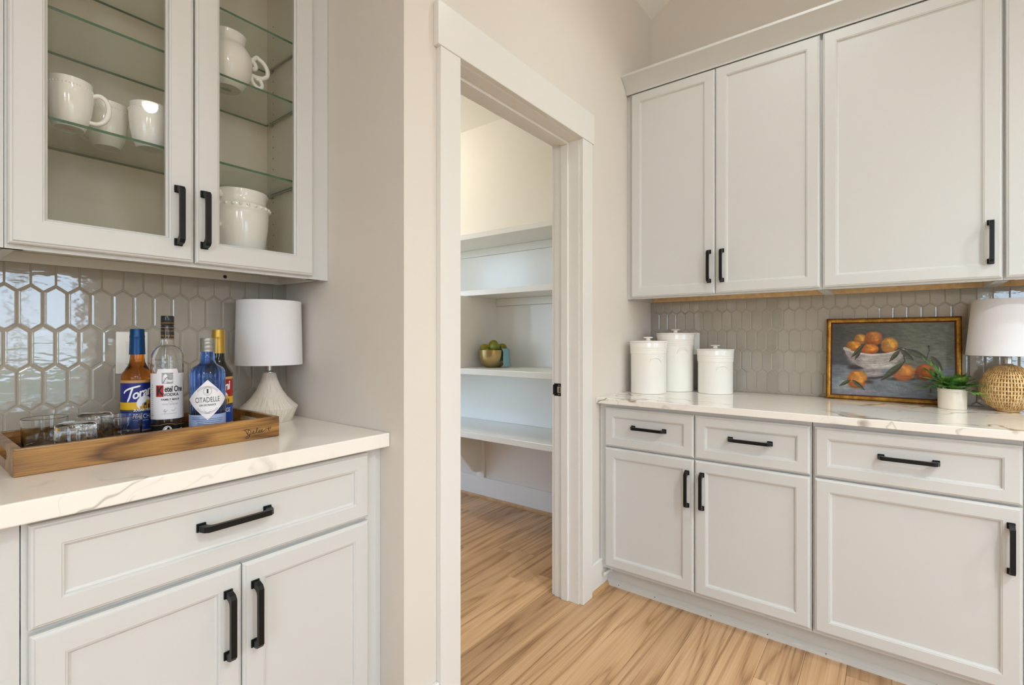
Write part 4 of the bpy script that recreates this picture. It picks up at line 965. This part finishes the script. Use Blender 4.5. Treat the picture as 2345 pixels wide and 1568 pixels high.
# ------------------------------------------------------------------ canisters
def canister(x, y, H, r, label):
    z = CZ + .0003; og = (x, y, z); t = thing('canister', og, label, 'canister', 'white ceramic canisters'); R = r
    prof = [(0, .002), (R*.945, .002), (R*.95, 0), (R*.985, .001), (R, .006), (R, H-.062), (R*1.012, H-.058), (R*1.032, H-.053), (R*1.022, H-.049), (R*1.038, H-.044), (R*1.026, H-.040), (R*1.042, H-.035), (R*1.030, H-.031), (R*1.050, H-.026), (R*1.040, H-.020), (R*1.066, H-.003), (R*1.06, H), (R*1.01, H), (R*.98, H-.02), (R*.94, .01), (0, .009)]
    add('body', B().lathe(prof, 64, cap=False), M['ceramic'], t, local=True, sm=28, origin=og)
    ld = add('lid', B().lathe([(R*.97, H-.004), (R*.97, H+.0006), (R*1.085, H+.0006), (R*1.095, H+.003), (R*1.08, H+.0065), (R*.9, H+.008), (R*.35, H+.011), (.014, H+.0125), (0, H+.013)], 64, cap=False), M['ceramic'], t, local=True, sm=35, origin=og)
    add('knob', B().lathe([(.013, H+.011), (.0105, H+.014), (.0100, H+.019), (.0225, H+.0225), (.0245, H+.0245), (.0225, H+.027), (.012, H+.0285), (0, H+.029)], 32, cap=False), M['ceramic'], ld, local=True, sm=40, origin=og)
    a0 = rad(x, y) + .42; pts = [(.030*math.cos(a), H - .103 + .030*math.sin(a)) for a in np.linspace(.1, PI-.1, 21)]
    rr = R + .0005; add('embossed_arch', B().tube([(rr*math.cos(a0+u/rr), rr*math.sin(a0+u/rr), v) for u, v in pts], [.002+.0032*math.sin(PI*i/20) for i in range(21)], 8), M['ceramic'], t, local=True, sm=60, origin=og)
canister(2.407, .9790, .2555, .0870, 'medium white ceramic canister nearest the doorway wall')
canister(2.603, .9087, .2965, .0915, 'tallest white ceramic canister, at the back against the tiles')
canister(2.602, .7050, .2155, .0830, 'shortest white ceramic canister, on the right of the three')

# ------------------------------------------------------------------ fruit painting leaning on the tiles
PY0, PY1, PH = .2375, -.2305, .3685; tilt = math.atan2(.046, PH); pxb = XT - .017 - .046
t = thing('framed_painting', (pxb, 0, CZ + .0004), 'gilt-framed painting of oranges in a white bowl leaning on the tiles', 'painting')
ca, sa = math.cos(tilt), math.sin(tilt); og = Vector(t.location)
def PF(u, v, w): return (og.x + v*sa - w*ca + .0, PY0 + (PY1-PY0)*u, og.z + v*ca + w*sa)     # u 0..1 along, v metres up, w towards the viewer
FW = .0235
def frame_side(pa, pb, qa, qb):   # outer edge pa->pb, inner edge qa->qb (u in metres along, v up)
    b = B(); LN = abs(PY1-PY0); prof = [(0, -.014), (0, .004), (.10, .007), (.16, .0045), (.24, .008), (.5, .0095), (.72, .007), (.80, .003), (.92, .004), (1, .001), (1, -.014)]
    vs = []
    for f, w in prof:
        for (p, q_) in ((pa, qa), (pb, qb)): u = p[0] + (q_[0]-p[0])*f; v = p[1] + (q_[1]-p[1])*f; vs.append(PF(u/LN, v, w))
    n = len(prof); fs = [(2*i, 2*i+1, 2*((i+1) % n)+1, 2*((i+1) % n)) for i in range(n)] + [tuple(2*i for i in range(n)), tuple(2*i+1 for i in range(n-1, -1, -1))]
    b.add(vs, fs); 
    for i in range(n): b.m[i] = 1 if i in (0, 2, 7, 8) else 0
    return b
LN = abs(PY1-PY0); o4 = [(0, 0), (LN, 0), (LN, PH), (0, PH)]; i4 = [(FW, FW), (LN-FW, FW), (LN-FW, PH-FW), (FW, PH-FW)]
for k in range(4): add('frame_side', frame_side(o4[k], o4[(k+1) % 4], i4[k], i4[(k+1) % 4]), [M['gilt'], M['giltdark']], t)
def art(s, tt):
    # work in the coordinates of a flattened sketch, x 240..2000, y 240..1345 downwards
    T_ = s*1112/((1-s)*988 + s*1112); X = 240 + 1760*T_; Y = 1250 + 94*T_ - tt*(988 + 124*T_)
    nz = vnoise(s, tt, 1, 6); n2 = vnoise(s, tt*2.2, 2, 22); n3 = vnoise(s*.6, tt*3, 9, 48)
    c = Canvas(X, Y, (98, 100, 90))
    c.c = np.array((74, 74, 70.)) + (np.array((112, 114, 98.)) - np.array((74, 74, 70.)))*np.clip((X-300)/1300 + (nz-.5)*.7, 0, 1)[..., None]
    c.put(np.clip(1-(X-240)/600, 0, 1)*np.clip((Y-450)/300, 0, 1)*.7, (78, 76, 86))
    table = np.clip((Y - (842 + 8*np.sin(X/70.) + 22*(X > 1500)))/14, 0, 1)
    tc_ = np.array((104, 112, 120.)) + (np.array((126, 134, 138.)) - np.array((104, 112, 120.)))*nz[..., None]
    c.c = c.c*(1-table[..., None]) + tc_*table[..., None]
    c.ell(520, 1130, 260, 120, (150, 160, 162), 1.); c.ell(700, 1230, 300, 50, (142, 140, 150), 1.)
    c.ell(640, 880, 130, 34, (52, 40, 44), .7); c.ell(960, 1030, 160, 20, (62, 52, 52), .7, -.1)
    c.poly([(445, 615), (560, 640), (900, 705), (1180, 690), (1370, 620), (1380, 660), (1340, 745), (1210, 855), (1050, 910), (850, 915), (690, 860), (560, 770), (480, 690)], (168, 158, 152))
    c.ell(940, 770, 300, 90, (192, 182, 172), 1.); c.ell(1020, 860, 220, 40, (212, 204, 196), .9); c.ell(620, 740, 120, 70, (150, 138, 136), .9, .5)
    for k in range(3): c.line([(560+30*k, 730+40*k), (800+20*k, 800+32*k), (1080, 790+34*k), (1290-40*k, 720+44*k)], 4, (160, 149, 144))
    c.poly([(780, 905), (1050, 905), (1070, 1000), (960, 1022), (860, 1012), (800, 960)], (150, 140, 138)); c.ell(930, 975, 110, 26, (176, 166, 160), .8)
    c.poly([(500, 620), (700, 560), (1000, 545), (1300, 600), (1240, 680), (900, 690), (640, 660)], (58, 30, 18))
    def orange(x, y, rx, ry, a, b, hx=.25, hy=-.25):
        c.ell(x, y, rx, ry, a, .08); c.ell(x-rx*.12, y+ry*.3, rx*.86, ry*.66, tuple(q*.78 for q in a), .5); c.ell(x+rx*.05, y+ry*.08, rx*.86, ry*.74, a, .35); c.ell(x+rx*hx, y+ry*hy, rx*.66, ry*.62, b, .5); c.ell(x+rx*hx*.4, y+ry*hy*1.9, rx*.42, ry*.22, tuple(min(255, q*1.10) for q in b), .6, .5); c.ell(x+rx*hx*1.6, y+ry*.05, rx*.22, ry*.34, tuple(min(255, q*1.16) for q in b), .6, -.3); c.ell(x-rx*.35, y-ry*.25, rx*.22, ry*.34, tuple(q*.86 for q in b), .6, .6)
    orange(720, 480, 98, 76, (176, 112, 34), (208, 152, 62)); orange(612, 580, 124, 76, (184, 106, 26), (214, 146, 48)); orange(1165, 568, 122, 112, (186, 118, 34), (218, 162, 66)); orange(925, 468, 134, 104, (172, 90, 24), (206, 130, 52)); orange(865, 622, 142, 74, (186, 94, 18), (214, 132, 36))
    c.line([(445, 618), (560, 652), (700, 685), (900, 705), (1120, 690), (1260, 660), (1370, 620)], 13, (214, 206, 198))
    c.line([(440, 610), (470, 600), (560, 635)], 10, (206, 198, 190))
    orange(672, 1052, 160, 128, (186, 104, 24), (218, 148, 54)); c.ell(860, 1090, 60, 22, (60, 48, 44), 1.)
    c.ell(1330, 1045, 190, 24, (50, 36, 34), .8); orange(1370, 955, 152, 118, (186, 100, 26), (214, 136, 46)); orange(1640, 950, 120, 112, (164, 72, 18), (190, 100, 28))
    g1, g2 = (50, 50, 28), (92, 94, 62)
    c.line([(1250, 640), (1330, 600), (1400, 620), (1560, 690)], 7, (44, 34, 22)); c.line([(1365, 700), (1380, 800), (1340, 830)], 8, (44, 36, 24)); c.line([(1690, 575), (1700, 640), (1680, 700), (1650, 800)], 7, (44, 36, 26)); c.ell(1692, 580, 14, 12, (36, 28, 22), .2)
    c.leaf(790, 550, 570, 745, 34, g1, g2); c.leaf(730, 640, 630, 775, 26, g1, g2); c.leaf(1320, 630, 1160, 805, 34, g1, g2); c.leaf(1310, 615, 1505, 790, 40, g1, g2); c.leaf(1410, 625, 1680, 760, 46, g1, g2); c.leaf(1720, 720, 1860, 930, 46, g1, g2); c.leaf(1370, 815, 1035, 1075, 50, g1, g2); c.leaf(570, 1060, 365, 1145, 26, g1, (104, 106, 78)); c.leaf(590, 1060, 800, 1205, 30, g1, (112, 112, 82))
    c.line([(1710, 1180), (1712, 1230)], 5, (60, 58, 52))
    c.c *= (.66 + .16*n2 + .16*n3 + .10*vnoise(s*2.5+tt, tt*.7, 12, 50))[..., None]; return c.c
def artp(s, tt):
    u = (FW + (LN-2*FW)*s)/LN; v = FW + (PH-2*FW)*tt; w = .0012
    return (og.x + v*sa - w*ca, PY0 + (PY1-PY0)*u, og.z + v*ca + w*sa)
printed('canvas', 340, 220, artp, art, t, tuple(og))
add('backing', B().add([PF(a, b_, w) for w in (-.013, -.004) for a, b_ in ((.03, .014), (.97, .014), (.97, PH-.014), (.03, PH-.014))], [(0,1,2,3), (7,6,5,4), (0,4,5,1), (1,5,6,2), (2,6,7,3), (3,7,4,0)]), M['wood_dark'], t)

# ------------------------------------------------------------------ fern in a white pot
fx, fy = 2.584, -.191; og = (fx, fy, CZ + .0003)
t = thing('potted_fern', og, 'small green fern in a round white pot before the painting', 'plant')
add('pot', B().lathe(SK([(0, .002), (.053, .002), (.0545, 0), (.0565, .0015), (.0572, .006), (.0580, .066), (.0596, .0675), (.0600, .0715), (.0600, .0775), (.0590, .079), (.0565, .0785), (.0555, .07), (.054, .062), (0, .062)], .762), 56, cap=False), M['pot'], t, local=True, sm=30, origin=og)
add('soil', B().lathe([(0, .068), (.02, .067), (.0415, .064)], 32, cap=False), M['soil'], t, local=True, origin=og)
rf = random.Random(11)
view = rad(fx, fy)
fronds = [(view - 1.45, .095, 22, .35), (view - 1.15, .075, 32, .4), (view + 1.2, .078, 38, .35), (view + 1.05, .075, 22, .5), (view - 1.75, .135, 74, .30), (view - 1.45, .105, 52, .4), (view - 2.1, .11, 62, .35), (view + 2.0, .035, 68, .2),
          (view - .45, .050, 48, .45), (view + .45, .052, 46, .45), (view + .05, .045, 62, .5), (view + .9, .075, 48, .45), (view + 2.6, .07, 64, .3), (view - .85, .065, 58, .5), (view + 1.3, .062, 66, .4), (view - .2, .060, 74, .4), (view + 1.75, .030, 55, .3)]
for ang, L, el, droop in fronds:
    b = B(); pts = []; e0 = math.radians(el); n = 6; p = Vector((math.cos(ang)*.012, math.sin(ang)*.012, .066)); hd = Vector((math.cos(ang), math.sin(ang), 0)); sd = Vector((-hd.y, hd.x, 0))
    e = e0
    for i in range(n+1):
        pts.append(p.copy()); p = p + (hd*math.cos(e) + Vector((0, 0, 1))*math.sin(e))*(L/n); e -= droop*2.0/n
    b.tube(pts, [.0015 - .0011*i/n for i in range(n+1)], 5)
    for i in range(2, n+1):
        tdir = (pts[i] - pts[i-1]).normalized(); up = sd.cross(tdir).normalized()
        if up.z < 0: up = -up
        for sg in ((-1, 1) if i < n else (0,)):
            ll = (.040 + .014*rf.random())*(1.05 - .08*(i-2)); wv = .0068 + .0028*rf.random()
            d = (tdir*(.85 if sg else 1.) + sd*sg*(.62 + .2*rf.random()) + up*(.05 + .3*rf.random())).normalized(); wd_ = d.cross(up).normalized()
            q0 = pts[i]; dr_ = -up*ll*(.10 + .16*rf.random())
            prof_ = [(0, .12), (.18, .75), (.38, 1.), (.6, .72), (.82, .34), (1., .0)]; vs = []; fs = []
            for f_, w_ in prof_:
                m_ = q0 + d*ll*f_ + dr_*f_*f_; vs += [m_ - wd_*wv*w_ + up*.0014*w_, m_, m_ + wd_*wv*w_ + up*.0014*w_]
            for k in range(5): fs += [(3*k, 3*k+1, 3*k+4, 3*k+3), (3*k+1, 3*k+2, 3*k+5, 3*k+4)]
            b.add(vs, fs)
    add('frond', b, M['leaf'], t, local=True, origin=og, recalc=False, sm=70)

# ------------------------------------------------------------------ rattan lamp
rx, ry = 2.6124, -.3499; og = (rx, ry, CZ + .0003)
t = thing('table_lamp', og, 'table lamp with a round woven rattan base and white tapered shade', 'lamp')
RR, HH = .0785, .176; zc = .084
def ball(th): # th from bottom -> top
    return (RR*max(.0, math.cos(th))**.92, zc + (zc if th < 0 else HH-zc)*math.sin(th))
NV = 56; NHR = 15; ths = [(-70 + 146*i/(NHR*4))*PI/180 for i in range(NHR*4+1)]
wv = B()
for k in range(NV):
    a = 2*PI*k/NV; pts = []; ws = []; nm = []
    for i, th in enumerate(ths):
        r_, z_ = ball(th); ro = .0012*math.cos(PI*(i/4. + k)); nrm = Vector((math.cos(a)*math.cos(th), math.sin(a)*math.cos(th), math.sin(th)))
        pts.append(Vector((r_*math.cos(a), r_*math.sin(a), z_)) + nrm*ro); ws.append(Vector((-math.sin(a), math.cos(a), 0))*(.0027*(.30 + .70*r_/RR))); nm.append(nrm)
    wv.ribbon(pts, ws, nm, .0006)
vbase = add('rattan_stakes', wv, M['rattan'], t, local=True, origin=og); vbase['kind'] = 'stuff'
wh = B(); NA = NV*2
for j in range(NHR+1):
    th = ths[min(len(ths)-1, j*4)]; r_, z_ = ball(th); vs = []
    for k in range(NA):
        a = 2*PI*k/NA; ro = -.0012*math.cos(PI*(j + k/2.)); nrm = Vector((math.cos(a)*math.cos(th), math.sin(a)*math.cos(th), math.sin(th))); tg = Vector((-math.cos(a)*math.sin(th), -math.sin(a)*math.sin(th), math.cos(th)))
        p = Vector((r_*math.cos(a), r_*math.sin(a), z_)) + nrm*ro; hw = .0024
        vs += [p - tg*hw - nrm*.0006, p + tg*hw - nrm*.0006, p + tg*hw + nrm*.0006, p - tg*hw + nrm*.0006]
    fs = []
    for k in range(NA):
        k2 = (k+1) % NA
        for q_ in range(4): fs.append((k*4+q_, k*4+(q_+1) % 4, k2*4+(q_+1) % 4, k2*4+q_))
    wh.add(vs, fs)
add('rattan_weavers', wh, M['rattan'], t, local=True, origin=og)['kind'] = 'stuff'
add('rim_ring', B().tube([(.030*math.cos(a), .030*math.sin(a), .0045) for a in np.linspace(0, 2*PI, 33)[:-1]], .0042, 8, closed=True), M['rattan'], t, local=True, sm=60, origin=og)
add('inner_pole', B().lathe([(0, .001), (.006, .001), (.006, .18)], 12), M['wood_dark'], t, local=True, origin=og)
add('neck', B().lathe([(.0150, .174), (.0155, .177), (.0140, .179), (.0118, .180), (.0115, .2135), (.011, .215), (.011, .28), (0, .281)], 28, cap=False), M['steel'], t, local=True, sm=35, origin=og)
sh = add('lamp_shade', B().lathe([(.1182, .2100), (.1190, .2105), (.1004, .4225), (.0997, .4230), (.0989, .4225), (.1174, .2105), (.1182, .2100)], 80, cap=False), M['linen'], t, local=True, sm=50, origin=og)
hp = B()
for k in range(3): a = k*2*PI/3 + .4; hp.tube([(.01*math.cos(a), .01*math.sin(a), .25), (.115*math.cos(a), .115*math.sin(a), .235)], .0012, 6)
add('spider', hp, M['steel'], sh, local=True, origin=og)

# ------------------------------------------------------------------ bowl of pears in the pantry
bx_, by_, bz = 2.560, 2.1350, .9874; og = (bx_, by_, bz)
t = thing('bowl', og, 'brushed gold metal bowl of green pears on the pantry shelf', 'bowl')
outp = [(0, 0), (.048, 0), (.060, .006), (.077, .024), (.090, .050), (.0975, .080), (.1005, .118)]; inn = [(.0985, .1185), (.0955, .080), (.088, .051), (.075, .026), (.058, .009), (0, .004)]
add('body', B().lathe(outp + inn, 64, cap=False), M['brass'], t, local=True, sm=50, origin=og)
bpy.data.objects.remove(bpy.data.objects['body.999']) if 'body.999' in bpy.data.objects else None
va = rad(bx_, by_); vr = Vector((math.cos(va + PI/2), math.sin(va + PI/2), 0)); vf = Vector((math.cos(va), math.sin(va), 0))
pear_prof = [(0, -.036), (.012, -.0365), (.026, -.031), (.0345, -.018), (.0365, -.002), (.033, .014), (.0245, .028), (.018, .040), (.0135, .049), (.0075, .054), (0, .055)]
pear_me = mesh('pear', B().lathe(pear_prof, 28, cap=False), M['pear']); smooth(pear_me, 60)
stem_me = mesh('stem', B().tube([(0, 0, .054), (.001, 0, .062), (.004, 0, .072), (.009, 0, .079)], [.0013, .0012, .0013, .0018], 6), M['stem'])
cal_me = mesh('calyx', B().lathe([(0, -.0372), (.0026, -.0369), (.003, -.0358)], 8, cap=False), M['stem'])
def pear(du, df, dz, tilt_dir, tilt, label, s=1.):
    p = Vector(og) + vr*du + vf*df + Vector((0, 0, dz)); o = add('pear', pear_me, None, None, origin=tuple(p)); tag(o, label, 'pear', 'pears in the gold bowl')
    ax = Vector((0, 0, 1)).cross(tilt_dir).normalized(); R_ = Matrix.Rotation(tilt, 3, ax); o.rotation_euler = R_.to_euler(); o.scale = (s, s, s)
    for nm, me in (('stem', stem_me), ('calyx', cal_me)):
        c = bpy.data.objects.new(nm, me); COL.objects.link(c); c.parent = o; ORG[c.name] = p
pear(-.058, .004, .128, vr + vf*.2, 1.25, 'yellow-green pear lying leftmost in the bowl with its stem up right', .86)
pear(.0, -.036, .150, -vr - vf*.5, 2.0, 'yellowest pear at the top of the pile, behind the green one', .9)
pear(.012, .045, .138, -vf + vr*.7, 1.35, 'bright green pear at the front centre of the bowl', .88)
pear(.060, -.020, .128, -vr*.7 - vf, 1.9, 'mottled green pear on the right, beside the blue cloth', .86)
pear(-.036, .052, .100, -vf, 1.4, 'small light green pear peeping over the front rim of the bowl', .8)
# blue cloth over the rim
ct_ = B(); dirc = (vr*.86 + vf*.50).normalized(); tang = Vector((-dirc.y, dirc.x, 0)); NS, NW = 26, 12
path = [(.055, .121), (.075, .1255), (.092, .1265), (.1035, .1255), (.1095, .118), (.112, .10), (.1135, .08), (.1150, .055), (.117, .030), (.119, .004)]
sp_ = spline(path, 3); g = []
for i, p in enumerate(sp_):
    f = i/(len(sp_)-1)
    for k in range(NW+1):
        w_ = (k/NW - .5)*(.080 + .012*f); fold = .0045*math.sin(k*1.15 + 1.)*max(0, f-.25) + .0015*math.sin(k*2.3 + i*.5)
        bow = -.9*w_*w_/.1 if f > .3 else -.4*w_*w_/.1
        q_ = dirc*(p[0] + fold + bow + .004) + tang*w_; g.append((q_.x, q_.y, max(.0006, p[1] + (.0045*math.cos(k*.9) if i == len(sp_)-1 else 0) + (.012*(k/NW) if f > .8 else .006*(k/NW)*f))))
L_ = len(sp_); W_ = NW+1
ct_.add(g, [(i*W_+k, i*W_+k+1, (i+1)*W_+k+1, (i+1)*W_+k) for i in range(L_-1) for k in range(NW)])
nk = add('napkin', ct_, M['cloth'], None, origin=og, local=True, sm=80, recalc=False); tag(nk, 'pale blue cloth napkin hanging over the rim of the gold bowl', 'napkin')
sm_ = nk.modifiers.new('thickness', 'SOLIDIFY'); sm_.thickness = .0014; sm_.offset = 1
_stuff()
